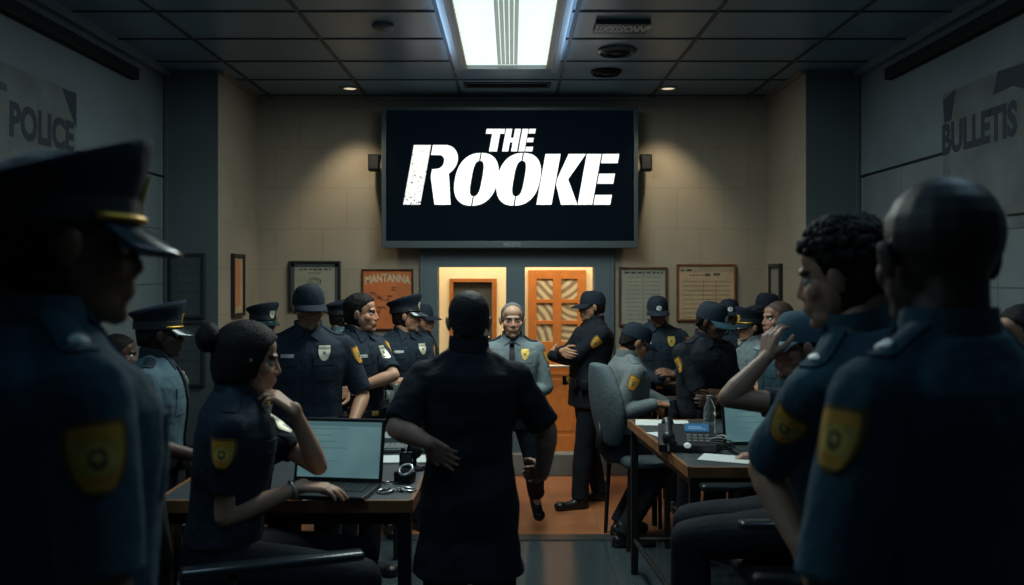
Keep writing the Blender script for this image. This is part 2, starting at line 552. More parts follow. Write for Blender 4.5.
        mb.capsule(A2+V(0, 0, -.03), A2+V(0, 0, -.045)+tdir*.12, .036, .026)
        legs[sd] = (Hp, K, A2, tdir)
    body = remesh(mb, vox, 9 if d < 2.5 else (5 if fine else 4), .5)
    # ---- face shaping and colouring
    v = getv(body); RHn = np.array(RH); hc = np.array(HC)
    hv = ((v-hc) @ RHn)/hs
    for sd in (1, -1):
        dd = (hv-np.array([sd*.031, .082, -.001]))*np.array([1/1.45, .8, 1.35])
        wgt = np.exp(-(dd**2).sum(1)/(2*.0088**2))
        v -= (wgt*.0095*hs)[:, None]*(RHn @ np.array([0, 1, 0]))[None, :]
    setv(body, v)
    tone = np.array(g('skin', (.42, .24, .16)), dtype=np.float32)
    col = np.tile(tone, (len(v), 1))
    hx, hy, hz = np.abs(hv[:, 0]), hv[:, 1], hv[:, 2]
    near = (np.abs(hv) < .2).all(1)
    rosy = near & (hy > .03) & (hz < .01) & (hz > -.05)
    col[rosy] *= np.array([1.06, .92, .9])
    lips = near & (hy > .083) & (hx < .022) & (hz < -.052) & (hz > -.07)
    col[lips] *= np.array([.82, .6, .58])
    hcol = np.array(g('hair', (.012, .009, .008)), dtype=np.float32)
    brow = near & (hy > .055) & (hx > .012) & (hx < .05) & (np.abs(hz-.021-.08*(hx-.03)*np.sign(.034-hx)*0) < .0062)
    col[brow] = hcol*.8+tone*.2
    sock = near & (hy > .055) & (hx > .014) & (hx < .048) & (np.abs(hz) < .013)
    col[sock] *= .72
    if g('beard'):
        be = near & (hz < -.03) & (hy > .0) & ~lips & (hz > -.13) & (hx > .0) & ((hz < -.045) | (hx > .04))
        col[be] = col[be]*(1-g('beard'))+hcol*g('beard')
    zmin = interp(hy, HL_Y, BALD_Z if g('bald') else HL_Z)
    if g('style', 'short') == 'buzz' or g('bald'):
        a = sstep((hz-zmin)/.014)*near*g('shade', .75)
        col = col*(1-a[:, None])+hcol[None, :]*a[:, None]
    set_col(body, col.astype(np.float32)); shade(body)
    bo = link('body', body, SKIN, root)
    for sd in (1, -1):
        e = MB(); c0 = h((sd*.031, .0708, -.0005)); r0 = .0122*hs
        e.ell(c0, (r0,)*3, RH, 14, 12)
        me = e.mesh('eye'); ev = getv(me); dv = ((ev-np.array(c0)) @ RHn)/r0
        cc = np.tile(np.array([.5, .47, .43]), (len(ev), 1)); rr = np.hypot(dv[:, 0], dv[:, 2])
        cc[(rr < .62) & (dv[:, 1] > 0)] = (.035, .02, .012)
        set_col(me, cc); shade(me); link('eye', me, EYEM, root)
    # ---- hair
    st = g('style', 'short')
    if st != 'buzz' and not g('noHair'):
        th = g('hth', .013 if not g('bald') else .004); nz = g('hnoise', .004)
        nu, nv = (96, 56) if fine or d < 3 else (56, 34)
        cy = np.array([0, -.012, .035]); rad = np.array([.0765, .0965, .0825])
        vs = []
        for j in range(nv+1):
            a = -pi/2+pi*j/nv
            for i in range(nu):
                t = 2*pi*i/nu; vs.append((cos(a)*cos(t), cos(a)*sin(t), sin(a)))
        dirs = np.array(vs); p = dirs*rad
        lo_ = dirs[:, 2] < 0; cc_ = np.sqrt(np.maximum(1e-6, 1-dirs[:, 2]**2)); kf = np.where(lo_ & (dirs[:, 1] < .2), cc_**-.55, 1)
        kf[cc_ < .05] = 1
        p[:, 0] *= kf; p[:, 1] *= kf; p[:, 2] *= np.where(lo_, 1.7, 1); p = p+cy
        zm = interp(p[:, 1], HL_Y, BALD_Z if g('bald') else (np.array(HL_Z)+np.array(g('hl', [0]*8))))
        low = sstep((p[:, 2]-zm)/.02)
        top = np.clip(dirs[:, 2], 0, 1); front = np.clip(dirs[:, 1], 0, 1)
        nn = np.array([noise.noise(Vector(q)*g('hfreq', 22)+V(seed, 0, 0))+.6*noise.noise(Vector(q)*g('hfreq', 22)*2.3) for q in p])
        o = th*(g('hside', .35)+(1-g('hside', .35))*top)+g('quiff', 0)*top*front*1.6+nn*nz
        off = -.012+low*(o+.012)
        p = p+dirs*off[:, None]
        fs = []
        for j in range(nv):
            for i in range(nu):
                q = (i+1) % nu; fs.append((j*nu+i, j*nu+q, (j+1)*nu+q, (j+1)*nu+i))
        pts = [tuple(h(q)) for q in p]
        b2 = MB(); b2.add(pts, fs)
        if g('hextra'): g('hextra')(b2, h, RH, hs)
        hm = b2.mesh('hair'); shade(hm)
        link('hair', hm, mat('hair_%s' % '_'.join('%02d' % int(c*100) for c in hcol), tuple(hcol), .65, bump=.6, bscale=140, spec=.2), root)
    if g('bun'):
        b2 = MB(); b2.ell(h((0, -.135, .06)), (.05*hs, .042*hs, .05*hs), RH, 24, 16)
        bm_ = b2.mesh('hair_bun'); wrinkle(bm_, .004, 90, 3); shade(bm_)
        bn = link('hair_bun', bm_, mat('bun_hair', tuple(hcol), .65, bump=.6, bscale=140, spec=.2), root)
        b3 = MB(); b3.torus(h((0, -.098, .055)), .028*hs, .008*hs, RH @ Matrix.Rotation(R(90), 3, 'X'))
        ob = b3.build('hair_tie', mat('hair_tie_orange', (.35, .12, .05), .7), bn, True)
        lk = MB()
        # ponytail base filling the gap between head and bun
        lk.capsule(h((0, -.095, .055)), h((0, -.13, .06)), .03*hs, .034*hs)
        lk.build('hair_knot', mat('bun_hair', tuple(hcol)), bn, True)
    # ---- shirt
    sm = g('shirt', NAVY); long = g('long', False); hem = g('hem', .99)
    mb = MB(); torso(mb, .015, hem, 1.49, g('flare', 0))
    slend = g('sleeve', .72)
    for sd in (1, -1):
        S, E, W = arms[sd]; q = g('arm', 1)
        mb.capsule(U(V(sd*.06, -.014, 1.415)), S, .058, .063*q, 16); mb.capsule(U(V(sd*.035, -.02, 1.482)), U(V(sd*.125, -.014, 1.425)), .042, .044)
        if long:
            mb.chain([S, S.lerp(E, .5), E], [.064*q, .06*q, .055*q], 16); mb.chain([E, E.lerp(W, .4), E.lerp(W, .93)], [.055*q, .054*q, .042*q], 16)
        else:
            ee = S.lerp(E, slend-.0); dr = (E-S).normalized()
            mb.capsule(S, S.lerp(E, slend*.5), .064*q, .062*q, 16)
            u = dr.orthogonal().normalized(); w2 = dr.cross(u)
            rg = [[c+u*(r*cos(2*pi*i/20))+w2*(r*sin(2*pi*i/20)) for i in range(20)] for c, r in ((S.lerp(E, .08), .062*q), (S.lerp(E, slend*.6), .061*q), (ee, .059*q))]
            mb.loft(rg)
    shm = remesh(mb, .0075 if d > 3 else .006, 4, .5)
    wrinkle(shm, g('wr', .0028), 26, seed, (1, 1, .6)); wrinkle(shm, .0012, 70, seed+1, (1, 1, .5)); shade(shm)
    shirt = link('shirt', shm, sm, root)
    bv = bvh_of(shm)
    # collar
    cb = MB(); rg = []
    cm = g('collar', sm)
    for (r_, z_, dz) in ((.07, 1.462, -.012), (.066, 1.49, -.01), (.068, 1.522+g('collarh', .008), -.022-g('collarh', .008)*.8), (.073, 1.525+g('collarh', .008), -.022-g('collarh', .008)*.8), (.079, 1.482, -.014), (.079, 1.462, -.012)):
        ring = []
        for i in range(28):
            a = 2*pi*i/28; fr = max(0, sin(a))**3
            ring.append(U(V(r_*cos(a)*1.0, -.008+r_*1.0*sin(a), z_+dz*fr*1.6)))
        rg.append(ring)
    rg.append(rg[0]); cb.loft(rg, False, False)
    for sd in (1, -1):
        a, b, c = (V(sd*.012, .07, 1.476), V(sd*.064, .035, 1.505), V(sd*.062, .092, 1.425))
        tri = [a, b, c, V(sd*.02, .09, 1.452)]
        tri = [tri[0], tri[1], tri[2], tri[3]]
        up = V(0, .006, .004)
        cb.add([U(p) for p in tri]+[U(p+up) for p in tri], [(0, 1, 2, 3), (7, 6, 5, 4), (0, 1, 5, 4), (1, 2, 6, 5), (2, 3, 7, 6), (3, 0, 4, 7)])
    cb.build('collar', cm, shirt, True, R(40))
    # pieces laid on the shirt
    fwd = RU @ V(0, 1, 0); rt = RU @ V(1, 0, 0); up = RU @ V(0, 0, 1)
    def chest(x, z, nm, ww, hh, m, **q):
        return decal(bv, nm, U(V(x, .205+g('belly', 0), z)), -fwd, rt, up, ww, hh, m, shirt, **q)
    if g('front', True):
        chest(0, 1.22, 'placket', .034, .40, sm, off=.003, nu=2, nv=16)
        for sd in (1, -1):
            chest(sd*.085*w, 1.275, 'pocket', .1, .115, sm, off=.0035, nu=6, nv=6)
            chest(sd*.085*w, 1.325, 'pocket_flap', .105, .045, sm, off=.007, nu=6, nv=4)
        for i in range(5): chest(0, 1.40-.085*i, 'button', .011, .011, mat('button_black', (.02, .025, .03), .3), off=.006, hw=oval_hw, nu=4, nv=4)
    if g('badge'):
        chest(-.088*w, 1.365, 'badge', .062, .078, BADGE, hw=shield_hw, off=.009, cf=gold_badge_cf if g('badge') == 'gold' else badge_cf, nu=10, nv=14)
    if g('nametag'): chest(.088*w, 1.352, 'name_tag', .07, .017, BADGE, off=.009, cf=name_cf, nu=18, nv=4)
    if g('tie'): chest(0, 1.24, 'necktie', .068, .42, mat('black_tie', (.01, .013, .018), .6), hw=lambda v: .5+.5*min(1, (1-v)/1.6) if v > -.85 else max(.1, (v+1)/.15), off=.012, nu=4, nv=20)
    for sd in (1, -1):
        S, E, W = arms[sd]
        ad = (E-S).normalized(); out = RU @ V(sd, 0, 0)
        rotp = -R(g('patchrot', 0))*sd
        out = Matrix.Rotation(rotp, 3, ad) @ out
        out = (out-ad*out.dot(ad)).normalized()
        c = S.lerp(E, g('patchpos', .25))+out*.3
        if g('patch', True):
            decal(bv, 'shoulder_patch', c, -out, ad.cross(out), -ad, .086, .1, PATCH, shirt, hw=shield_hw, off=.004,
                  cf=patch_red_cf if g('patch') == 'red' else patch_cf, nu=16, nv=20)
        if g('epaulette', True):
            decal(bv, 'epaulette', U(V(sd*.125*w, -.012, 1.7)), -up, fwd, rt*sd, .052, .115, g('epm', sm), shirt, off=.006, nu=5, nv=8,
                  hw=lambda v: 1 if v < .7 else 1-.4*(v-.7)/.3)
            if g('pin'): decal(bv, 'shoulder_pin', U(V(sd*.15*w, -.012, 1.7)), -up, fwd, rt*sd, .03, .02, BADGE, shirt, off=.012, nu=4, nv=4, hw=oval_hw)
    # ---- trousers
    mb = MB()
    rgs = []
    torso(mb, .012, .80, 1.035 if not seat else 1.0)
    mb.capsule(V(-.05, P.y, pz-.06), V(.05, P.y, pz-.06), .085, .085)
    for sd in (1, -1):
        Hp, K, A2, td = legs[sd]
        mb.chain([Hp, Hp.lerp(K, .5), K], [.104, .092, .076], 18)
        dr = (A2-K).normalized(); u = dr.orthogonal().normalized(); w2 = dr.cross(u)
        e = A2+dr*.015
        rg = [[c+u*(r*cos(2*pi*i/20))+w2*(r*sin(2*pi*i/20)) for i in range(20)] for c, r in ((K, .076), (K.lerp(e, .35), .075), (K.lerp(e, .7), .068), (e, .066))]
        mb.loft(rg)
    tm = remesh(mb, .0085, 4, .5)
    wrinkle(tm, .003, 24, seed+5, (1, 1, .5)); shade(tm)
    tro = link('trousers', tm, g('trousers', TROUSER), root)
    if g('belt', True):
        bo_ = g('beltoff', 0)
        rg = []
        for (o, z_) in ((.016, .975), (.034+bo_, .975), (.036+bo_, 1.0), (.034+bo_, 1.025), (.016, 1.025)):
            t = min(1, max(0, (z_-.9)/.4))
            rg.append([U(V((.166*w+o)*math.copysign(abs(cos(a))**.85, cos(a)), -.004+(.115*dep+o)*math.copysign(abs(sin(a))**.85, sin(a)), z_), t) for a in [2*pi*i/36 for i in range(36)]])
        rg.append(rg[0])
        bb = MB(); bb.loft(rg, False, False); belt = bb.build('duty_belt', LEATHER, tro, True, R(50))
        def on(a, z_): 
            t = min(1, max(0, (z_-.9)/.4)); o = .036+bo_
            c = U(V((.166*w+o)*cos(a), -.004+(.115*dep+o)*sin(a), z_), t)
            return Matrix.Translation(c) @ (Rm(t) @ Matrix.Rotation(a-pi/2, 3, 'Z')).to_4x4()
        for a in (R(125), R(150), R(62)):
            bb = MB(); bb.box((-.03, -.008, -.045), (.03, .034, .03), on(a, 1.0), .006)
            bb.build('belt_pouch', LEATHER, belt, True, R(35))
        bb = MB(); M = on(R(2), .99)
        bb.box((-.03, -.008, -.2), (.03, .036, .03), M, .01); bb.box((-.045, -.004, -.02), (-.0, .03, .085), M @ Matrix.Rotation(R(18), 4, 'Y'), .008)
        bb.build('holster', LEATHER, belt, True, R(35))
        bb = MB(); M = on(R(178), 1.0)
        bb.box((-.03, -.006, -.08), (.03, .034, .06), M, .008); bb.cyl(M @ V(.015, .014, .06), M @ V(.015, .014, .15), .006, .004, 8)
        bb.build('belt_radio', LEATHER, belt, True, R(35))
        chest(0, 1.0, 'belt_buckle', .05, .04, BADGE, off=.03+bo_, cf=gold_badge_cf, nu=6, nv=6) if not g('hem') else None
    # ---- shoes
    for sd in (1, -1):
        Hp, K, A2, td = legs[sd]
        th2 = V(td.x, td.y, 0); fz = math.atan2(td.z+.3*0, th2.length)
        f = th2.normalized(); flatfoot = g('flat'+('R' if sd == 1 else 'L'), True)
        sidev = f.cross(V(0, 0, 1))
        mb = MB(); A0 = V(A2.x, A2.y, 0)
        def q(a, b, c): return A0+f*a+sidev*b+V(0, 0, c)
        mb.capsule(q(-.035, 0, .042), q(.04, 0, .045), .04, .042); mb.capsule(q(.03, 0, .04), q(.15, 0, .03), .042, .04, flat=(V(0, 0, 1), .8))
        mb.ell(q(.17, 0, .034), (.048, .05, .036), Matrix.Rotation(math.atan2(f.y, f.x), 3, 'Z'))
        mb.capsule(q(0, 0, .05), q(-.005, 0, .13), .044, .046); mb.capsule(q(-.04, 0, .016), q(.17, 0, .016), .042, .046, flat=(V(0, 0, 1), .4))
        sh = remesh(mb, .006, 3, .5); vv = getv(sh)
        dz = A2.z-.09
        vv[:, 2] = np.maximum(vv[:, 2], 0)
        if not flatfoot:
            M = Matrix.Translation(A2) @ Matrix.Rotation(R(g('footpitch', -55)), 4, sidev) @ Matrix.Translation(-V(A2.x, A2.y, .09))
            vv = np.array([M @ Vector(p) for p in vv]); dz = 0
        vv[:, 2] += dz
        setv(sh, vv); shade(sh); link('shoe', sh, LEATHER, root)
    # ---- cap
    cp = g('cap')
    if cp: build_cap(cp, root, h, RH, hs, g('capm', CAPCLOTH), g('brimm', None), g('emblem', True), g('captilt', 0), g('capk', 1.0), g('slope', .42))
    # ---- wristwatch
    if g('watch'):
        sd = 1 if g('watch') == 'R' else -1; S, E, W = arms[sd]; ax = (W-E).normalized()
        Mq = ax.to_track_quat('Z', 'Y').to_matrix()
        b2 = MB(); b2.torus(E.lerp(W, .9), .031, .006, Mq, 24, 8); b2.build('wristwatch', LEATHER if g('watchm') is None else g('watchm'), root, True)
    if g('vest'):
        mb = MB(); torso(mb, .034, 1.04, 1.4)
        vm = remesh(mb, .009, 3, .5); wrinkle(vm, .002, 30, seed+9); shade(vm)
        link('vest', vm, g('vest'), root)
    return root

def build_cap(kind, root, h, RH, hs, cm, brimm, emblem, tilt, kk, slope):
    T = Matrix.Rotation(R(-tilt), 3, 'X')
    def c(p): return h(T @ Vector(p))
    if kind == 'ball':
        mb = MB(); rg = []
        for j in range(13):
            a = (pi/2)*j/12.5
            ca = cos(a)**.52; z = .022+.106*kk*sin(a)
            ring = []
            for i in range(40):
                t = 2*pi*i/40; st = sin(t)
                ring.append(c((.0865*ca*cos(t), -.012+(.109 if st > 0 else .106)*ca*st, z+.012*max(0, st)*sin(a)*ca)))
            rg.append(ring)
        mb.loft(rg, False, True)
        me = mb.mesh('cap'); bm = bmesh.new(); bm.from_mesh(me); bmesh.ops.recalc_face_normals(bm, faces=bm.faces); bm.to_mesh(me); bm.free()
        shade(me); cap = link('cap', me, cm, root)
        bv = bvh_of(me)
        # seams and button
        mb = MB(); mb.ell(c((0, -.012, .129*kk)), (.009*hs, .009*hs, .005*hs), RH)
        mb.build('cap_button', cm, cap, True)
        # brim: curved plate
        mb = MB(); rt = []; rb = []
        nA, nB = 20, 6
        top = []; 
        for j in range(nB+1):
            r = j/nB
            for i in range(nA+1):
                a = R(-68)+R(136)*i/nA
                bx = .086*sin(a); by = -.012+.109*cos(a)
                L = .078*cos(a*.98)**.55
                x = bx*(1+.10*r); y = by+L*r
                z = .027-.006*r-.20*(abs(x)**1.6)*(.4+r)-.018*r*r
                top.append(c((x, y, z)))
        W = nA+1
        n = len(top); dn = RH @ V(0, 0, -.005*hs)
        vs = top+[p+dn for p in top]; fs = []
        for j in range(nB):
            for i in range(nA):
                a = j*W+i; fs.append((a, a+1, a+W+1, a+W)); fs.append((n+a, n+a+W, n+a+W+1, n+a+1))
        ring = [i for i in range(W)]+[j*W+nA for j in range(1, nB+1)]+[nB*W+i for i in range(nA-1, -1, -1)]+[j*W for j in range(nB-1, 0, -1)]
        for a, b in zip(ring, ring[1:]+ring[:1]): fs.append((a, b, n+b, n+a))
        mb.add(vs, fs); mb.build('brim', brimm or cm, cap, True, R(50))
        if emblem:
            decal(bv, 'cap_emblem', c((0, .3, .073)), RH @ T @ V(0, -1, -.12), RH @ V(1, 0, 0), RH @ T @ V(0, 0, 1), .044*hs, .042*hs, PATCH, cap, hw=oval_hw, off=.003, cf=emblem_cf, nu=14, nv=14)
    else:
        mb = MB(); rg = []
        prof = [(.0865, .1075, .03, 0), (.088, .109, .05, 0), (.089, .110, .075, 0), (.098, .118, .092, .12), (.113, .130, .113, .3), (.120, .136, .126, .42), (.117, .133, .136, .46), (.09, .11, .14, .42), (.03, .04, .141, .40)]
        for rx, ry, z, sl in prof:
            rg.append([c((rx*cos(t), -.012-.05*sl*max(0, slope-.6)/.25+ry*sin(t), z*kk+sl*slope*(ry*sin(t))+.012*sl*(1+sin(t)))) for t in [2*pi*i/44 for i in range(44)]])
        mb.loft(rg, False, True)
        cap = mb.build('cap', cm, root, True)
        bv = bvh_of(cap.data)
        mb = MB(); rg = []
        for z, o in ((.03, .0), (.032, .004), (.068, .004), (.07, .0)):
            rg.append([c(((.0885+o)*cos(t), -.012+(.1095+o)*sin(t), z)) for t in [2*pi*i/44 for i in range(44)]])
        mb.loft(rg, False, False); mb.build('cap_band', mat('cap_band_black', (.006, .008, .011), .6, bump=.3, bscale=200), cap, True, R(50))
        mb = MB(); nA, nB = 22, 6; top = []
        for j in range(nB+1):
            r = j/nB
            for i in range(nA+1):
                a = R(-66)+R(132)*i/nA
                bx = .091*sin(a); by = -.012+.112*cos(a)
                L = .074*cos(a)**.7
                top.append(c((bx*(1+.05*r), by+L*r*.88, .034-L*r*.5-.012*abs(sin(a))*r)))
        W = nA+1; n = len(top); dn = RH @ V(0, 0, -.004*hs)
        vs = top+[p+dn for p in top]; fs = []
        for j in range(nB):
            for i in range(nA):
                a = j*W+i; fs.append((a, a+1, a+W+1, a+W)); fs.append((n+a, n+a+W, n+a+W+1, n+a+1))
        ring = [i for i in range(W)]+[j*W+nA for j in range(1, nB+1)]+[nB*W+i for i in range(nA-1, -1, -1)]+[j*W for j in range(nB-1, 0, -1)]
        for a, b in zip(ring, ring[1:]+ring[:1]): fs.append((a, b, n+b, n+a))
        mb.add(vs, fs); mb.build('visor', brimm or VISOR, cap, True, R(50))
        mb = MB(); mb.tube([c((.096*sin(a), -.012+.1185*cos(a), .04)) for a in [R(-72)+R(144)*i/24 for i in range(25)]], .0055*hs, 8)
        mb.build('gold_cord' if emblem == 'gold' else 'chin_strap', GOLD if emblem == 'gold' else LEATHER, cap, True)
        decal(bv, 'cap_badge', c((0, .35, .088)), RH @ T @ V(0, -1, -.05), RH @ V(1, 0, 0), RH @ T @ V(0, 0, 1), .05*hs, .056*hs, BADGE, cap, hw=shield_hw, off=.007, cf=gold_badge_cf if emblem == 'gold' else badge_cf, nu=10, nv=12)
# ------------------------------------------------------------------ the room
CZ = 3.33; BW = 8.0; PD = 6.92; AX = 2.26; SX = 2.68
M_BACK = brick_mat('painted_block_wall', (.33, .285, .215), (.26, .22, .165), .42, .36, .0035, .75, var=.025, bump=.15, grime=.15)
M_ALC = brick_mat('painted_block_side', (.33, .285, .215), (.26, .22, .165), .42, .36, .0035, .75, axes='YZ', var=.025, bump=.15, grime=.15)
M_SIDE = brick_mat('grey_panel_wall', (.14, .18, .19), (.07, .10, .105), .62, .42, .006, .6, offset=0, axes='YZ', var=.05)
M_SIDEUP = mat('grey_plaster', (.12, .16, .178), .75, bump=.2, bscale=30, var=.12, vscale=2)
M_PILLAR = mat('slate_pillar_paint', (.075, .10, .108), .6, bump=.15, bscale=30, var=.1, vscale=2)
M_CEIL = mat('ceiling_tile', (.14, .235, .31), .32, bump=.12, bscale=70, var=.1, vscale=1.5, spec=.6)
M_GRID = mat('ceiling_grid_metal', (.03, .036, .04), .5, .3)
M_DARK = mat('dark_duct', (.005, .009, .012), .7, spec=.2)
M_STEEL = mat('door_frame_steel', (.12, .165, .185), .5, .2)
M_WOOD = mat('frame_wood', (.10, .045, .02), .45, var=.3, vscale=20)
M_BLACKW = mat('frame_black', (.012, .012, .013), .4)
M_ORANGE = mat('orange_door_wood', (.44, .155, .035), .45, var=.12, vscale=12)
M_CREAM = mat('cream_plaster', (.78, .66, .44), .8, var=.06, vscale=3)
M_INK = mat('printed_ink', (.07, .065, .05), .8)
M_PAPER = mat('paper_white', (.62, .66, .64), .8)

mb = MB(); mb.box((-3.2, -1.2, -.06), (3.2, 6.06, 0))
fl = brick_mat('dark_floor_tile', (.045, .062, .07), (.025, .032, .035), .6, .6, .004, .2, 0, .1, 'XY', .1)
struct('floor', mb, fl)
mb = MB(); mb.box((-3.2, 6.06, -.06), (3.2, BW+.02, 0))
struct('floor_terracotta', mb, brick_mat('terracotta_tile', (.40, .15, .065), (.30, .15, .085), .3, .3, .006, .35, 0, .14, 'XY', .3, .3))
mb = MB(); mb.box((-3, 5.93, 0), (3, 6.06, .006)); struct('trim_1', mb, mat('threshold_strip', (.03, .038, .04), .4))
# back wall with the two door openings
mb = MB()
mb.box((-AX-.5, BW, -.06), (-.78, BW+.15, CZ+.05)); mb.box((.87, BW, -.06), (AX+.5, BW+.15, CZ+.05)); mb.box((-.78, BW, 1.945), (.87, BW+.15, CZ+.05))
struct('wall_back', mb, M_BACK)
for sx, nm in ((-1, 'left'), (1, 'right')):
    mb = MB(); mb.box((sx*AX, PD+.004, -.06), (sx*(AX+.12), BW, CZ+.05)); struct('wall_alcove_'+nm, mb, M_ALC)
    mb = MB(); mb.box((sx*(AX+.001), PD, -.06), (sx*(SX+.15), PD+.3, CZ+.05)); 
    mb.box((sx*(SX-.035), PD-.012, -.06), (sx*(SX-.01), PD, CZ)); struct('wall_pillar_'+nm, mb, M_PILLAR)
    mb = MB(); mb.box((sx*SX, -1.2, -.06), (sx*(SX+.15), PD, 2.5)); struct('wall_'+nm, mb, M_SIDE)
    mb = MB(); mb.box((sx*SX, -1.2, 2.512), (sx*(SX+.15), PD, CZ+.05)); struct('wall_upper_'+nm, mb, M_SIDEUP)
    mb = MB(); mb.box((sx*(SX-.001), -1.2, 2.495), (sx*(SX+.1), PD, 2.515)); struct('trim_2' if sx < 0 else 'trim_3', mb, M_DARK)
    mb = MB(); mb.box((sx*(SX-.06), -1.0, 3.12), (sx*SX, 6.34, 3.205), bev=.01); struct('trim_4' if sx < 0 else 'trim_5', mb, M_DARK)
    mb = MB(); mb.box((sx*(SX-.05), -1.0, CZ-.06), (sx*SX, PD, CZ)); struct('trim_6' if sx < 0 else 'trim_7', mb, M_SIDEUP)
    mb = MB(); mb.box((sx*(AX-.035), PD+.02, CZ-.035), (sx*AX, BW, CZ)); struct('trim_8' if sx < 0 else 'trim_9', mb, mat('cornice_paint', (.22, .19, .15), .6))
    mb = MB(); mb.box((sx*(SX-.014), -1.2, 0), (sx*SX, PD, .11)); struct('baseboard_'+nm, mb, M_DARK)
mb = MB(); mb.box((-AX, BW-.03, CZ-.03), (AX, BW, CZ)); struct('trim_10', mb, mat('cornice_paint', (.22, .19, .15), .6))
mb = MB(); mb.box((SX-.03, -1, 2.07), (SX, 4.85, 2.13), bev=.008); struct('trim_11', mb, mat('wall_rail', (.09, .1, .1), .5))
mb = MB(); mb.box((-3.2, -1.35, -.06), (3.2, -1.2, CZ+.05)); struct('wall_front', mb, M_SIDEUP)
mb = MB(); mb.box((-3.2, -1.2, CZ), (3.2, BW+.1, CZ+.06)); struct('ceiling', mb, M_CEIL)
mb = MB()
for x in (-2.98, -2.13, -1.28, -.45, .39, 1.23, 2.08, 2.93):
    mb.box((x-.012, -1.2, CZ-.008), (x+.012, BW, CZ+.001))
for k in range(15):
    y = 7.9-.628*k
    mb.box((-SX, y-.01, CZ-.007), (SX, y+.01, CZ+.001))
struct('ceiling_grid', mb, M_GRID)
# step below the doors
mb = MB(); mb.box((-AX, 7.85, 0), (AX, BW, .185), bev=.008); struct('trim_12', mb, mat('concrete_step', (.16, .17, .165), .7, bump=.3, bscale=60, var=.15))

# ---- door set
mb = MB()
xs = (-.78, -.658, -.053, .115, .729, .87)
mb.box((xs[0], BW-.04, .185), (xs[1], BW+.16, 1.82)); mb.box((xs[4], BW-.04, .185), (xs[5], BW+.16, 1.82))
mb.box((xs[2], BW-.04, .185), (xs[3], BW+.16, 1.82)); mb.box((xs[0], BW-.04, 1.82), (xs[5], BW+.16, 1.945))
mb.box((-.82, BW-.055, 1.946), (.91, BW-.001, 1.985))
mb.box((xs[0]-.03, BW-.05, .185), (xs[0]-.001, BW-.001, 1.94)); mb.box((xs[5]+.001, BW-.05, .185), (xs[5]+.03, BW-.001, 1.94))
mb.box((.028, BW-.046, .185), (.034, BW-.03, 1.82))
struct('door_1', mb, M_STEEL)
# corridor beyond
CY = 8.97
mb = MB(); mb.box((-1.9, BW+.15, -.06), (1.9, CY+.1, 0.0)); struct('floor_corridor', mb, mat('corridor_floor', (.3, .16, .08), .5))
mb = MB(); mb.box((-1.9, CY, 0), (-.605, CY+.1, 2.7)); mb.box((-.18, CY, 0), (1.9, CY+.1, 2.7)); mb.box((-.605, CY, 1.70), (-.18, CY+.1, 2.7)); struct('wall_corridor', mb, M_CREAM)
mb = MB(); mb.box((-1.95, BW+.15, 0), (-1.85, CY+.1, 2.7)); struct('wall_corridor_left', mb, M_CREAM)
mb = MB(); mb.box((1.85, BW+.15, 0), (1.95, CY+.1, 2.7)); struct('wall_corridor_right', mb, M_CREAM)
mb = MB(); mb.box((-1.95, BW+.15, 2.6), (1.95, CY+.1, 2.7)); struct('ceiling_corridor', mb, M_CREAM)
mb = MB(); mb.box((-.622, CY-.02, 0), (-.585, CY+.03, 1.679)); mb.box((-.20, CY-.02, 0), (-.152, CY+.03, 1.679)); mb.box((-.622, CY-.02, 1.68), (-.152, CY+.03, 1.715))
struct('door_2', mb, mat('brown_casing', (.33, .12, .03), .45, var=.15, vscale=12))
mb = MB(); mb.box((-.585, CY+.03, 0), (-.20, CY+.06, 1.69))
dd = struct('door_panel', mb, mat('dark_door_leaf', (.05, .06, .065), .5)); tag(dd, kind='structure')
mb = MB(); mb.cyl((-.23, CY+.035, 1.13), (-.23, CY-.03, 1.13), .012); mb.cyl((-.23, CY-.03, 1.13), (-.31, CY-.03, 1.13), .009)
hd = mb.build('door_handle', mat('brushed_steel', (.5, .5, .48), .3, .9), dd, True)
# orange glazed door standing in the second opening
DRX, DRY = .160, CY-.045
dr = thing('panel_door', 'orange wooden door with paper-backed panes seen through the open steel doorway', 'door', (DRX, DRY, 0.0))
W_, H_ = .575, 1.80
mb = MB(); sw = .085
mb.box((0, 0, 0), (sw, .04, H_), bev=.004); mb.box((W_-sw, 0, 0), (W_, .04, H_), bev=.004); mb.box((W_/2-.042, 0, .98), (W_/2+.042, .04, H_), bev=.004)
for z0, z1 in ((0, .16), (.76, 1.09), (1.26, 1.30), (1.47, 1.51), (H_-.09, H_)): mb.box((sw-.005, .002, z0), (W_-sw+.005, .038, z1), bev=.003)
mb.build('door_frame', M_ORANGE, dr)
mb = MB(); mb.box((sw, .012, .16), (W_-sw, .028, .76))
mb.box((sw+.04, .006, .2), (W_-sw-.04, .03, .72), bev=.004); mb.build('lower_panel', M_ORANGE, dr)
m, t, b = nt('paper_behind_glass')
tc = t.nodes.new('ShaderNodeTexCoord'); wv = t.nodes.new('ShaderNodeTexWave'); wv.inputs['Scale'].default_value = 4.5; wv.inputs['Distortion'].default_value = 3.5; wv.inputs['Detail'].default_value = 3
oi = t.nodes.new('ShaderNodeObjectInfo'); vr = t.nodes.new('ShaderNodeVectorRotate'); vr.rotation_type = 'Y_AXIS'
am = t.nodes.new('ShaderNodeMath'); am.operation = 'MULTIPLY'; am.inputs[1].default_value = 2.2; t.links.new(oi.outputs['Random'], am.inputs[0])
t.links.new(tc.outputs['Object'], vr.inputs['Vector']); t.links.new(am.outputs[0], vr.inputs['Angle']); t.links.new(vr.outputs[0], wv.inputs['Vector'])
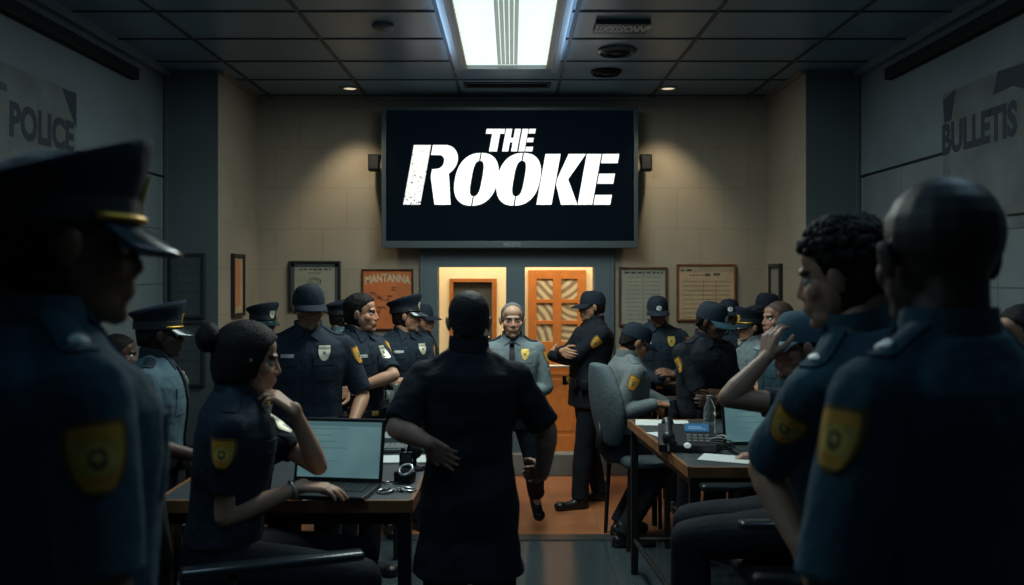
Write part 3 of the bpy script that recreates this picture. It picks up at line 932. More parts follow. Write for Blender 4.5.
cr = t.nodes.new('ShaderNodeValToRGB'); cr.color_ramp.elements[0].color = (.22, .18, .12, 1); cr.color_ramp.elements[1].color = (.55, .48, .34, 1); cr.color_ramp.elements[0].position = .2; cr.color_ramp.elements[1].position = .75
t.links.new(wv.outputs['Fac'], cr.inputs['Fac']); t.links.new(cr.outputs['Color'], b.inputs['Base Color']); b.inputs['Roughness'].default_value = .35
b.inputs['Coat Weight'].default_value = .4
M_PANE = m
for xa, xb in ((sw, W_/2-.042), (W_/2+.042, W_-sw)):
    for za, zb in ((1.09, 1.26), (1.30, 1.47), (1.51, H_-.09)):
        mb = MB(); mb.box((xa-.004, .016, za-.004), (xb+.004, .024, zb+.004)); mb.build('pane', M_PANE, dr)
mb = MB(); mb.cyl((.03, -.045, .85), (W_-.03, -.045, .85), .016); mb.box((.04, -.05, .83), (.08, .01, .87)); mb.box((W_-.08, -.05, .83), (W_-.04, .01, .87))
mb.build('push_bar', mat('push_bar_grey', (.4, .41, .38), .35, .6), dr, True, R(40))

# ---- television
TY = 7.78
def tvp(px, py): return V((px-512)/F*TY, TY, H-(py-275)/F*TY)
tv = thing('television', 'large black wall-mounted flat screen showing a white stencil title', 'television', (0, TY, 2.6))
mb = MB()
a = tvp(381.5, 107); b_ = tvp(638, 248); si = tvp(386, 110.5); so = tvp(634, 241)
oz = V(0, TY, 2.6)
def L_(p): return p-oz
mb.box(L_(V(a.x, TY-.0045, so.z-.005)), L_(V(si.x, TY+.059, si.z+.005)), bev=.003); mb.box(L_(V(so.x, TY-.0045, so.z-.005)), L_(V(b_.x, TY+.059, si.z+.005)), bev=.003)
mb.box(L_(V(a.x, TY-.005, si.z)), L_(V(b_.x, TY+.06, a.z)), bev=.004); mb.box(L_(V(a.x, TY-.005, b_.z)), L_(V(b_.x, TY+.06, so.z)), bev=.004)
mb.box(L_(V(a.x+.02, TY+.03, b_.z+.02)), L_(V(b_.x-.02, TY+.12, a.z-.02)))
mb.build('bezel', mat('bezel_grey', (.075, .10, .11), .4, .3), tv)
mb = MB(); mb.box(L_(V(si.x-.003, TY+.008, so.z-.003)), L_(V(so.x+.003, TY+.02, si.z+.003)))
scr = mb.build('screen', mat('screen_black', (.0012, .0025, .005), .6, emit=(.1, .35, .6), estr=.006, spec=.03), tv)
mb = MB(); mb.box(L_(V(-.4, TY+.1, 2.4)), L_(V(.4, BW-.003, 2.9))); mb.build('wall_bracket', M_DARK, tv)
LET = []
def O_(dx):
    L1 = []; L2 = []
    def outer(a): return (dx+358+math.copysign(abs(cos(a))**.85, cos(a))*84, 309-math.copysign(abs(sin(a))**.85, sin(a))*103)
    def inner(a): return (dx+359+math.copysign(abs(cos(a))**.7, cos(a))*21, 306-math.copysign(abs(sin(a))**.6, sin(a))*69)
    left = [outer(R(90)+R(180)*i/20) for i in range(21)]; left = [(min(x, dx+355.5), y) for x, y in left]
    lin = [inner(R(270)-R(180)*i/14) for i in range(15)]; lin = [(min(x, dx+355.5), y) for x, y in lin]
    right = [outer(R(-90)+R(180)*i/20) for i in range(21)]; right = [(max(x, dx+360.5), y) for x, y in right]
    rin = [inner(R(90)-R(180)*i/14) for i in range(15)]; rin = [(max(x, dx+360.5), y) for x, y in rin]
    return [left+lin, right+rin]
def arc(cx, cy, rx, ry, a0, a1, n): return [(cx+rx*cos(R(a0+(a1-a0)*i/n)), cy-ry*sin(R(a0+(a1-a0)*i/n))) for i in range(n+1)]
Rst = [(90, 408), (90, 175), (157, 175), (157, 408)]
Rb = [(164, 175), (212, 175)]+arc(212, 236, 60, 61, 90, -55, 14)+[(275, 408), (212, 408), (178, 300), (178, 270), (196, 268)]+arc(196, 241, 24, 27, -90, 90, 10)+[(164, 214)]
K1 = [(610, 408), (610, 210), (669, 210), (669, 408)]
K2 = [(700, 210), (768, 210), (716, 309), (770, 408), (706, 408), (673, 330), (673, 308)]
E1 = [(771, 408), (771, 210), (828, 210), (828, 408)]
Es = [[(833, 210), (898, 210), (898, 246), (833, 246)], [(833, 287), (895, 287), (895, 326), (833, 326)], [(833, 370), (898, 370), (898, 408), (833, 408)]]
R_stem = [Rst]; main = [Rb]+O_(0)+O_(165)+[K1, K2, E1]+Es
T1 = [(400, 112), (472, 112), (472, 131), (456, 131), (456, 200), (425, 200), (425, 131), (400, 131)]
Hs = [[(476, 200), (476, 112), (500, 112), (500, 147), (511, 147), (511, 112), (534, 112), (534, 200), (511, 200), (511, 165), (500, 165), (500, 200)]]
Et = [[(540, 200), (540, 112), (563, 112), (563, 200)], [(566, 112), (592, 112), (592, 130), (566, 130)], [(566, 147), (590, 147), (590, 164), (566, 164)], [(566, 182), (594, 182), (594, 200), (566, 200)]]
def shear(poly, base): return [(x+.18*(base-y), y) for x, y in poly]
def tvfn(x, y, z): p = tvp(380+x/3.9, 100+y/3.9); return V(p.x, TY+.008-z, p.z)-oz
M_LET = mat('title_white', (.8, .82, .8), .5, emit=(1, 1, .97), estr=1.0)
mb = MB()
for p in main: mb.prism(shear(p, 408), 0, .002, tvfn)
for p in [T1]+Hs+Et: mb.prism(shear(p, 200), 0, .002, tvfn)
mb.build('title_lettering', M_LET, scr)
m, t, b = nt('title_white_worn')
tc = t.nodes.new('ShaderNodeTexCoord'); n1 = t.nodes.new('ShaderNodeTexNoise'); n1.inputs['Scale'].default_value = 55; n1.inputs['Detail'].default_value = 6
n2 = t.nodes.new('ShaderNodeSeparateXYZ'); t.links.new(tc.outputs['Object'], n1.inputs['Vector']); t.links.new(tc.outputs['Object'], n2.inputs[0])
mr = t.nodes.new('ShaderNodeMapRange'); mr.inputs['From Min'].default_value = tvp(0, 205).z-2.6; mr.inputs['From Max'].default_value = tvp(0, 180).z-2.6; mr.inputs['To Min'].default_value = .42; mr.inputs['To Max'].default_value = .33
t.links.new(n2.outputs['Z'], mr.inputs['Value'])
gt = t.nodes.new('ShaderNodeMath'); gt.operation = 'GREATER_THAN'; t.links.new(n1.outputs['Fac'], gt.inputs[0]); t.links.new(mr.outputs[0], gt.inputs[1])
b.inputs['Emission Color'].default_value = (1, 1, .97, 1); t.links.new(gt.outputs[0], b.inputs['Emission Strength']); b.inputs['Base Color'].default_value = (.01, .01, .01, 1)
mb = MB(); mb.prism(shear(Rst, 408), 0, .002, tvfn); mb.build('worn_stem', m, scr)

def text_mb(txt, size, fn, extr=.001, bold=0, shearv=0, align='CENTER', ky=1.0):
    """lettering as geometry; fn(x,y,z) places it"""
    cu = bpy.data.curves.new('t', 'FONT'); cu.body = txt; cu.size = size; cu.extrude = extr; cu.offset = bold; cu.shear = shearv
    cu.align_x = align; cu.align_y = 'CENTER'; cu.resolution_u = 3
    o = bpy.data.objects.new('t', cu); COL.objects.link(o)
    dg = bpy.context.evaluated_depsgraph_get(); dg.update()
    me = bpy.data.meshes.new_from_object(o.evaluated_get(dg))
    mb = MB(); mb.add([fn(v.co.x, v.co.y*ky, v.co.z) for v in me.vertices], [tuple(p.vertices) for p in me.polygons])
    bpy.data.objects.remove(o); bpy.data.curves.remove(cu); bpy.data.meshes.remove(me)
    return mb
lz = tvp(512, 244.6)
text_mb('NOZYS', .045, lambda x, y, z: V(x, TY-.0055-z, lz.z+y)-oz, .0006, .0006).build('bezel_lettering', mat('bezel_letter', (.25, .3, .31), .4), tv, fix=False)
for px0, px1, tilt in ((369, 380.5, -1), (640, 651, 1)):
    p = PX((px0+px1)/2, 163, 7.86)
    sp = thing('wall_speaker', 'small black wedge speaker on the wall %s' % ('at the screen edge above the orange poster' if tilt < 0 else 'at the screen edge above the two rosters'), 'speaker', p)
    mb = MB(); mb.prism([(-.05, .07), (.05, .07), (.05-.02*(tilt < 0), -.07), (-.05+.02*(tilt > 0), -.07)], 0, .12, lambda x, y, z: V(x, z-.06, y)); mb.build('speaker_cabinet', M_DARK, sp)
    mb = MB(); mb.box((-.015, .05, -.02), (.015, .142, .02)); mb.build('speaker_bracket', M_DARK, sp)
    mb = MB(); mb.box((-.036, -.066, -.055), (.036, -.059, .055)); mb.build('speaker_grille', mat('grille_black', (.015, .017, .018), .8), sp)

# ---- ceiling fixtures
LX0, LX1, LY0, LY1 = -.335, .255, 4.05, 6.66
cl = thing('ceiling_light', 'long fluorescent troffer with bright ribbed diffuser and brown side rails', 'ceiling light', (-.04, 5.35, CZ))
o_ = V(-.04, 5.35, CZ)
mb = MB()
for x0, x1 in ((LX0-.045, LX0), (LX1, LX1+.045)): mb.box(V(x0, LY0-.04, CZ-.05)-o_, V(x1, LY1+.02, CZ-.001)-o_, bev=.004)
mb.build('side_rail', mat('brown_rail', (.16, .11, .07), .4, .4), cl)
mb = MB()
for x0, x1 in ((LX0-.10, LX0-.05), (LX1+.05, LX1+.10)): mb.box(V(x0, LY0-.04, CZ-.03)-o_, V(x1, LY1+.25, CZ-.001)-o_, bev=.004)
mb.box(V(LX0-.05, LY1+.02, CZ-.05)-o_, V(LX1+.05, LY1+.035, CZ-.001)-o_)
mb.box(V(LX0-.05, LY0-.055, CZ-.05)-o_, V(LX1+.05, LY0-.04, CZ-.001)-o_)
mb.build('metal_trim', mat('trim_metal', (.25, .28, .3), .3, .8), cl)
m, t, b = nt('fluorescent_diffuser')
tc = t.nodes.new('ShaderNodeTexCoord'); sx_ = t.nodes.new('ShaderNodeSeparateXYZ'); t.links.new(tc.outputs['Object'], sx_.inputs[0])
wv = t.nodes.new('ShaderNodeTexWave'); wv.bands_direction = 'Y'; wv.inputs['Scale'].default_value = 5; t.links.new(tc.outputs['Object'], wv.inputs['Vector'])
mr = t.nodes.new('ShaderNodeMapRange'); mr.inputs['To Min'].default_value = .86; mr.inputs['To Max'].default_value = 1.1; t.links.new(wv.outputs['Fac'], mr.inputs['Value'])
ml = t.nodes.new('ShaderNodeMath'); ml.operation = 'MULTIPLY'; ml.inputs[1].default_value = 1.0
t.links.new(mr.outputs[0], ml.inputs[0]); t.links.new(ml.outputs[0], b.inputs['Emission Strength'])
b.inputs['Emission Color'].default_value = (.86, 1.0, .90, 1); b.inputs['Base Color'].default_value = (.8, .8, .8, 1)
mb = MB(); mb.box(V(LX0, LY0-.04, CZ-.022)-o_, V(LX1, LY1+.02, CZ-.004)-o_); mb.build('diffuser', m, cl)
mb = MB()
for i in range(5): mb.box(V(-.085+.03*i-.04+.02, LY0, CZ-.03)-o_, V(-.085+.03*i-.04+.045, LY1-.03, CZ-.02)-o_)
mb.build('centre_channel', mat('channel_grey', (.3, .34, .32), .5, emit=(.7, .85, .75), estr=.30), cl)
for i, px in enumerate((350, 668)):
    p = PX(px, 88, 7.6)
    x = p.x
    dl = thing('downlight', 'round recessed ceiling downlight %s' % ('above the orange poster' if i == 0 else 'above the pair of rosters'), 'downlight', (x, 7.6, CZ), 0, 'recessed downlights')
    mb = MB(); mb.lathe((0, 0, 0), [(.085, -.001), (.085, -.009), (.06, -.012), (.055, -.002)], 32); mb.build('trim_ring', mat('ring_metal', (.3, .29, .27), .3, .8), dl, True, R(40))
    mb = MB(); mb.lathe((0, 0, 0), [(.0, -.0035), (.056, -.004)], 32); mb.build('lamp_lens', mat('lens_glow', (.8, .8, .8), .4, emit=(1, .82, .55), estr=.8), dl)
    l = bpy.data.lights.new('downlight_beam', 'SPOT'); l.energy = 40; l.color = (1, .82, .56); l.spot_size = R(84); l.spot_blend = .8; l.shadow_soft_size = .04
    lo = bpy.data.objects.new('downlight_beam', l); COL.objects.link(lo); lo.location = (x, 7.62, CZ-.05)
    lo.rotation_euler = (R(-2), 0, 0); lo.rotation_euler = (R(7), 0, 0)
vt = thing('ceiling_vent', 'dark slot air vent in the ceiling above the big screen', 'vent', (-.04, 7.47, CZ))
mb = MB()
mb.box((-.36, -.1, -.008), (.36, -.075, 0)); mb.box((-.36, .075, -.008), (.36, .1, 0)); mb.box((-.36, -.1, -.008), (-.33, .1, 0)); mb.box((.33, -.1, -.008), (.36, .1, 0)); mb.build('vent_frame', M_GRID, vt)
mb = MB()
for i in range(5): mb.box((-.33, -.07+.03*i, -.006), (.33, -.062+.03*i, 0))
mb.build('slat', M_DARK, vt)
# ceiling sign and round vents on the right
p = PX(622, 25.5, 5.65)
sg = thing('ceiling_sign', 'dark ceiling plate with a line of pale letters', 'sign', (p.x, 5.68, CZ))
mb = MB(); mb.box((-.17, -.12, -.03), (.17, .12, 0), bev=.006); mb.build('plate', mat('sign_plate', (.008, .012, .015), .4), sg)
text_mb('LUCESSIONNP', .085, lambda x, y, z: V(x*.62, -y*2.3, -.0305-z), .0008, .0012, .25).build('sign_lettering', mat('sign_letter', (.8, .85, .85), .5), sg, fix=False)
for px, py, rr, lb in ((617, 50, .14, 'round ceiling diffuser with ribbed pale rim, beside the lettered plate'), (606, 71, .12, 'round dark ceiling grille near the back wall')):
    d = 1.58*F/(275-py)
    p = PX(px, py, d)
    rv = thing('ceiling_diffuser', lb, 'vent', (p.x, d, CZ))
    mb = MB(); mb.lathe((0, 0, 0), [(rr, 0), (rr, -.012), (rr*.86, -.03), (rr*.8, -.012)], 36); mb.build('outer_ring', M_DARK if rr < .13 else mat('ring_dull', (.09, .11, .12), .35, .6), rv, True, R(40))
    mb = MB(); mb.lathe((0, 0, 0), [(rr*.68, -.002), (rr*.66, -.02), (rr*.52, -.034), (rr*.45, -.01)], 36); mb.build('inner_ring', M_DARK, rv, True, R(40))
    mb = MB(); mb.lathe((0, 0, 0), [(0, -.03), (rr*.3, -.026), (rr*.3, 0)], 30); mb.build('centre_disc', M_DARK, rv, True, R(40))
p = PX(383, 25, 5.68)
sd_ = thing('smoke_detector', 'flat round grey detector on a ceiling tile', 'smoke detector', (p.x, 5.68, CZ))
mb = MB(); mb.lathe((0, 0, 0), [(.07, 0), (.07, -.018), (.05, -.03), (0, -.032)], 30); mb.build('detector_body', mat('detector_grey', (.08, .1, .11), .5), sd_, True, R(40))

# ---- framed things on the walls
def frame(label, cat, x0, x1, y0, y1, d, fm, pm, fw=.03, wall='back', lines=None, extra=None, mat_border=None):
    """flat frame: pixel box at depth d on the back wall; returns thing and placing function (u,v in 0..1 of the sheet)"""
    A = PX(x0, y0, d); B = PX(x1, y1, d); w = B.x-A.x; hgt = A.z-B.z
    t_ = thing('framed_notice', label, cat, (A.x+w/2, d, B.z+hgt/2))
    mb = MB(); a, c = w/2, hgt/2
    mb.box((-a, -.03, -c), (-a+fw, 0, c), bev=.004); mb.box((a-fw, -.03, -c), (a, 0, c), bev=.004); mb.box((-a+fw*.6, -.029, c-fw), (a-fw*.6, 0, c), bev=.004); mb.box((-a+fw*.6, -.029, -c), (a-fw*.6, 0, -c+fw), bev=.004)
    mb.build('frame', fm, t_)
    mb = MB(); mb.box((-a+fw*.8, -.014, -c+fw*.8), (a-fw*.8, -.002, c-fw*.8)); bk = mb.build('sheet', pm, t_)
    ia, ic = a-fw, c-fw; 
    if mat_border:
        bd = mat_border[0]; mb = MB()
        mb.box((-ia, -.018, -ic), (-ia+bd, -.013, ic)); mb.box((ia-bd, -.018, -ic), (ia, -.013, ic)); mb.box((-ia, -.018, ic-bd), (ia, -.013, ic)); mb.box((-ia, -.018, -ic), (ia, -.013, -ic+bd))
        mb.build('mount_board', mat_border[1], t_); ia -= bd; ic -= bd
    return t_, bk, ia, ic
def scribble(mb, x0, x1, z, hgt, rng, y=-.0155, gap=.35):
    x = x0
    while x < x1:
        w = rng.uniform(.3, 1.1)*hgt*2.2
        w = min(w, x1-x)
        mb.box((x, y, z-hgt*rng.uniform(.3, .5)), (x+w, y+.002, z+hgt*rng.uniform(.3, .5)))
        x += w+hgt*rng.uniform(.4, 1.2)
rng = random.Random(3)
WY = BW-.002
M_DOC = mat('aged_paper_green', (.30, .30, .24), .7, var=.1, vscale=6)
M_TAN = mat('aged_paper_tan', (.46, .33, .20), .7, var=.12, vscale=6)
f1, s1, ia, ic = frame('certificate with a round seal in a wide black frame', 'framed certificate', 289, 341, 261, 311.5, WY, M_BLACKW, M_DOC, .022, mat_border=(.03, mat('mount_slate', (.05, .06, .065), .7)))
mb = MB(); scribble(mb, -ia*.75, ia*.8, ic*.86, .018, rng); scribble(mb, -ia*.3, ia*.3, ic*.68, .01, rng)
for i in range(4): scribble(mb, -ia*.6, ia*.6, -ic*.35-.04*i, .006, rng)
mb.build('printed_text', M_INK, s1)
mb = MB(); mb.torus((0, -.0155, ic*.25), .055, .003, Matrix.Rotation(R(90), 3, 'X') @ Matrix.Diagonal((1, .62, 1)).to_3x3(), 32, 6); mb.torus((0, -.0155, ic*.25), .03, .002, Matrix.Rotation(R(90), 3, 'X') @ Matrix.Diagonal((1, .62, 1)).to_3x3(), 32, 6); mb.build('seal', M_INK, s1)
f2, s2, ia, ic = frame('orange poster with cream heading and scrawled drawings in a dark frame', 'poster', 362, 413.5, 269, 330, WY, mat('frame_dark_red', (.05, .02, .012), .4), mat('orange_poster_paper', (.62, .17, .045), .6, var=.15, vscale=7), .014)
text_mb('MANTANNA', .075, lambda x, y, z: V(x*.93, -.0145-z, ic*.74+y*1.25-.9*x*x*.6), .0006, .003).build('heading_lettering', mat('cream_letter', (.62, .5, .32), .7), s2, fix=False)
mb = MB()
for i in range(16):
    cx, cz = rng.uniform(-ia*.75, ia*.75), rng.uniform(-ic*.7, ic*.42); pts = []
    for k in range(7): pts.append(V(cx+rng.uniform(-.035, .035), -.0155, cz+rng.uniform(-.02, .02)))
    mb.tube(pts, .0022, 5)
mb.build('scrawl', mat('poster_ink', (.13, .05, .03), .8), s2)
f3, s3, ia, ic = frame('greenish duty roster of ruled columns in a dark wooden frame', 'framed roster', 618.5, 667, 267, 326, WY, M_WOOD, M_DOC, .02)
mb = MB(); scribble(mb, -ia*.85, ia*.9, ic*.88, .02, rng)
for i in range(11):
    scribble(mb, -ia*.75, -ia*.1, ic*.7-.037*i, .006, rng); scribble(mb, ia*.1, ia*.8, ic*.7-.037*i, .006, rng)
mb.box((-.002, -.0155, -ic*.9), (.002, -.0135, ic*.92)); mb.build('printed_text', M_INK, s3)
f4, s4, ia, ic = frame('wide tan roster with handwritten heading in a reddish wooden frame', 'framed roster', 676, 735.5, 264, 321, WY, mat('frame_redwood', (.17, .065, .025), .45, var=.2, vscale=20), M_TAN, .018)
mb = MB(); scribble(mb, -ia*.9, -ia*.5, ic*.84, .022, rng); scribble(mb, -ia*.6, -ia*.1, ic*.66, .012, rng); scribble(mb, -ia*.05, ia*.6, ic*.68, .026, rng)
for i in range(9): scribble(mb, -ia*.85, ia*.85, ic*.42-.04*i, .0055, rng)
mb.box((-ia*.1, -.0155, -ic*.9), (-ia*.09, -.0135, ic*.45)); mb.box((ia*.35, -.0155, -ic*.9), (ia*.36, -.0135, ic*.45))
mb.build('printed_text', M_INK, s4)
# frames on the alcove's side walls (they face across the room)
def side_frame(label, sx, y0, y1, z0, z1, X, fm, pm, nm='framed_notice', fw=.03):
    t_ = thing(nm, label, 'framed picture', (sx*X, (y0+y1)/2, (z0+z1)/2), R(90) if sx > 0 else R(-90))
    a, c = (y1-y0)/2, (z1-z0)/2
    mb = MB()
    q = 1
    mb.box((-a, 0, -c), (-a+fw, .03, c), bev=.004); mb.box((a-fw, 0, -c), (a, .03, c), bev=.004); mb.box((-a+fw*.5, 0, c-fw), (a-fw*.5, .029, c), bev=.004); mb.box((-a+fw*.5, 0, -c), (a-fw*.5, .029, -c+fw), bev=.004)
    mb.build('frame', fm, t_)
    mb = MB(); mb.box((-a+fw*.8, .002, -c+fw*.8), (a-fw*.8, .014, c-fw*.8)); sh = mb.build('sheet', pm, t_)
    return t_, sh, a-fw, c-fw
def dep(px, X): return X*F/abs(px-512)
d0, d1 = dep(230.5, AX), dep(242, AX)
zt = H+(275-253.5)/F*d0; zb = H-(317.5-275)/F*d0
t_, sh, a, c = side_frame('narrow picture with an orange strip, black frame, on the lit side wall near the pillar', -1, d0, d1, zb, zt, AX-.001, M_BLACKW, M_TAN)
mb = MB(); mb.box((-a*.4, .013, -c*.75), (a*.5, .016, c*.9)); mb.build('coloured_strip', mat('strip_orange', (.55, .2, .07), .7), sh)
d0, d1 = dep(771.5, AX), dep(783, AX); d0, d1 = min(d0, d1), max(d0, d1)
t_, sh, a, c = side_frame('slim grey print in a dark frame, on the alcove side wall behind the capped officers', 1, d0, d1, H-(303-275)/F*d1, H+(275-264)/F*d1, AX-.001, M_BLACKW, mat('print_grey', (.2, .2, .18), .6), fw=.035)
for (x0, x1, y0, y1, lb, fm, pm) in ((171, 206, 253, 318, 'dark notice panel on the slate pillar, upper of two', M_PILLAR, mat('panel_slate', (.05, .065, .068), .5)), (171, 206, 321, 386, 'dark notice panel on the slate pillar, lower of two', M_PILLAR, mat('panel_slate', (.05, .065, .068), .5)),
                                    (806, 846, 250, 318, 'brown framed board on the slate pillar behind the curly-haired officer', M_WOOD, mat('panel_slate', (.05, .065, .068), .5))):
    t_, sh, ia, ic = frame(lb, 'notice panel', x0, x1, y0, y1, PD-.002, mat('frame_slate_dark', (.02, .027, .03), .5) if fm is M_PILLAR else fm, pm, .022)
    t_.name = 'notice_panel'
    mb = MB()
    for i in range(5): scribble(mb, -ia*.7, ia*.7, ic*.7-.07*i, .008, rng)
    mb.box((-ia*.8, -.0155, -ic*.5), (-ia*.78, -.0135, ic*.85)); mb.build('printed_text', mat('faint_ink', (.03, .038, .04), .7), sh)
# posters on the side walls
for sx, txt, lb, y0, y1 in ((-1, 'POLICE', 'faded wall poster in bold dark blue letters above the huge peaked-cap silhouette', 4.35, 5.52), (1, 'BULLETIS', 'faded bulletin poster with dark shapes along its top edge, above the shaven-headed officer', 4.5, 5.58)):
    po = thing('wall_poster', lb, 'poster', (sx*(SX-.003), (y0+y1)/2, 2.45), R(-90) if sx < 0 else R(90))
    # local x runs along the wall, local +y points into the room
    wd = (y1-y0)/2
    mb = MB(); mb.box((-wd, 0, -.45), (wd, .004, .42)); mb.build('poster_sheet', mat('faded_poster', (.095, .115, .115), .7, var=.3, vscale=4), po)
    # for sx<0 local +x -> world -y ; text must read left to right as seen from the room
    m_ink = mat('poster_blue_ink', (.010, .022, .036), .7)
    q = -1
    dcen = (4.78+5.49)/2 if sx < 0 else (4.80+5.56)/2
    lx = (dcen-(y0+y1)/2)*(-1 if sx < 0 else 1)
    size = .185
    kx = 1.05 if sx < 0 else 1.0
    tb = text_mb(txt, .205, lambda x, y, z: V(lx-x*kx, .0045+z, .125+y*1.22), (.0006), .009)
    tb.build('poster_lettering', m_ink, po, fix=False)
    mb = MB()
    if sx < 0:
        mb.prism([(wd*1*-1, .41), (wd*-1+.17, .41), (wd*-1, .2)], .004, .006, lambda x, y, z: V(x, z, y))
        mb.build('dark_corner', m_ink, po)
        mb = MB(); mb.box((wd*.3, .004, .27), (wd*.85, .006, .31)); mb.build('faint_strapline', mat('poster_faint_ink', (.03, .045, .055), .7), po)
        mb = MB(); mb.prism([(-.1, -.1), (.12, -.02), (.3, -.3), (.1, -.44), (-.25, -.44)], .004, .0055, lambda x, y, z: V(x, z, y)); mb.build('pale_patch', mat('poster_pale', (.13, .14, .135), .8), po)
    else:
        mb.prism([(wd, .38), (wd-.16, .42), (wd-.13, .34), (wd-.1, .24), (wd-.02, .24)], .004, .006, lambda x, y, z: V(x, z, y)); mb.build('dark_corner', m_ink, po); mb = MB(); mb.prism([(-wd+.1, .40), (-wd+.45, .42), (-wd+.5, .30), (-wd+.3, .31), (-wd+.12, .24)], .004, .006, lambda x, y, z: V(x, z, y)); mb.build('dark_figure', m_ink, po)
        mb = MB(); mb.prism([(wd-.1, .0), (wd-.35, -.3), (wd-.6, -.44), (wd-.1, -.44)], .004, .0055, lambda x, y, z: V(x, z, y)); mb.build('pale_blotch', mat('poster_pale', (.13, .14, .135), .8), po)

# ---- desks
DZ = .90
M_TOP = mat('desk_laminate', (.045, .055, .06), .45, bump=.1, bscale=200, var=.1)
M_EDGE = mat('desk_edge_wood', (.23, .10, .04), .45, var=.25, vscale=15)
M_LEG = mat('desk_steel', (.012, .014, .016), .45, .3)
def desk(label, c, legs=((1, 1), (1, -1), (-1, 1), (-1, -1)), lw=.035, bars=()):
    """c: four corners (x,y): near-left, near-right, far-right, far-left"""
    cx = sum(p[0] for p in c)/4; cy = sum(p[1] for p in c)/4
    t_ = thing('desk', label, 'desk', (cx, cy, 0)); q = [(x-cx, y-cy) for x, y in c]
    mb = MB(); mb.prism([(x*.985, y*.985) for x, y in q], DZ-.028, DZ, lambda x, y, z: V(x, y, z)); mb.build('desk_top', M_TOP, t_)
    mb = MB()
    for i in range(4):
        a, b = V(*q[i], 0), V(*q[(i+1) % 4], 0); n = (b-a).normalized(); o = V(n.y, -n.x, 0)
        mb.add([p+V(0, 0, z) for z in (DZ-.045, DZ+.0015) for p in (a, b, b-o*.016, a-o*.016)], [(0, 3, 2, 1), (4, 5, 6, 7), (0, 1, 5, 4), (1, 2, 6, 5), (2, 3, 7, 6), (3, 0, 4, 7)])
    mb.build('edge_band', M_EDGE, t_)
    mb = MB(); mb.prism([(x*.93, y*.93) for x, y in q], DZ-.10, DZ-.028, lambda x, y, z: V(x, y, z)); mb.build('apron', M_LEG, t_)
    lp = []
    for i in range(4):
        x, y = q[i][0]*.93, q[i][1]*.955; lp.append((x, y))
        mb = MB(); mb.box((x-lw/2, y-lw/2, 0), (x+lw/2, y+lw/2, DZ-.05), bev=.004); mb.build('leg', M_LEG, t_)
    for i, j in bars:
        mb = MB(); mb.capsule((*lp[i], .2), (*lp[j], .2), .014, .014, 10); mb.build('crossbar', M_LEG, t_)
    return t_
desk('dark-topped desk with wood edge under the woman\'s laptop', [(-1.35, 3.385), (-.372, 3.385), (-.35, 4.64), (-1.35, 4.64)], lw=.05)
desk('dark-topped desk with wood edge carrying the telephone', [(.775, 3.97), (1.75, 3.97), (1.75, 5.30), (.678, 5.30)], lw=.04, bars=((3, 2), (0, 3)))
desk('narrow desk in front of the officers below the orange poster', [(-1.6, 5.53), (-.68, 5.53), (-.68, 5.92), (-1.6, 5.92)])
desk('narrow desk where the grey-jacketed officer writes', [(.98, 5.76), (1.42, 5.76), (1.42, 6.3), (.98, 6.3)])

# ---- laptops
M_LAP = mat('laptop_shell', (.015, .018, .02), .4, .3)
def screen_mat(name, seed):
    m, t, b = nt(name)
    tc = t.nodes.new('ShaderNodeTexCoord'); n = t.nodes.new('ShaderNodeTexNoise'); n.inputs['Scale'].default_value = 3+seed
    t.links.new(tc.outputs['Object'], n.inputs['Vector'])
    cr = t.nodes.new('ShaderNodeValToRGB'); cr.color_ramp.elements[0].color = (.10, .21, .23, 1); cr.color_ramp.elements[1].color = (.17, .32, .33, 1)
    cr.color_ramp.elements[0].position = .35; cr.color_ramp.elements[1].position = .65
    t.links.new(n.outputs['Fac'], cr.inputs['Fac']); t.links.new(cr.outputs['Color'], b.inputs['Emission Color']); b.inputs['Emission Strength'].default_value = .58
    b.inputs['Base Color'].default_value = (.02, .03, .03, 1); b.inputs['Roughness'].default_value = .3
    return m
def laptop(label, x, y, rz, w, hgt, tilt, seed):
    t_ = thing('laptop', label, 'laptop', (x, y, DZ+.001), R(rz))
    dp = hgt*.95
    mb = MB(); mb.box((-w/2, -dp, 0), (w/2, 0, .018), bev=.005); bs = mb.build('base', M_LAP, t_)
    mb = MB()
    for r in range(5):
        for k in range(13):
            x0 = -w*.42+k*w*.84/13; mb.box((x0, -.04-r*.024-.019, .018), (x0+w*.84/13-.003, -.04-r*.024, .0205))
    mb.build('keyboard', mat('key_black', (.03, .035, .036), .5), bs)
    mb = MB(); mb.box((-.05, -dp+.02, .0175), (.05, -dp+.085, .0186)); mb.build('trackpad', mat('trackpad_grey', (.05, .055, .058), .35), bs)
    M = Matrix.Translation((0, .0, .012)) @ Matrix.Rotation(R(-tilt), 4, 'X')
    mb = MB(); mb.box((-w/2, -.002, 0), (w/2, .008, hgt), M, .004); ld = mb.build('lid', M_LAP, t_)
    mb = MB(); mb.box((-w/2+.014, -.0035, .02), (w/2-.014, -.0015, hgt-.016), M); mb.build('display', screen_mat('laptop_display_%d' % seed, seed), ld)
    rg = random.Random(seed); mb = MB()
    mb.box((-w/2+.014, -.0042, hgt-.034), (w/2-.014, -.003, hgt-.018), M)
    for i in range(7):
        z = hgt*.82-i*hgt*.1; x0 = -w*.4+rg.uniform(0, .1)*w
        mb.box((x0, -.0042, z), (x0+w*rg.uniform(.15, .5), -.003, z+.004), M)
    mb.build('display_text', mat('display_dark', (.01, .02, .02), .5, emit=(.05, .11, .12), estr=1), ld)
    return t_
laptop('open laptop with pale teal page, under the seated woman\'s hand', -.705, 3.63, -8, .37, .258, 13, 1)
laptop('open laptop with pale teal page, beside the telephone on the desk', 1.235, 4.42, 6, .40, .265, 12, 2)

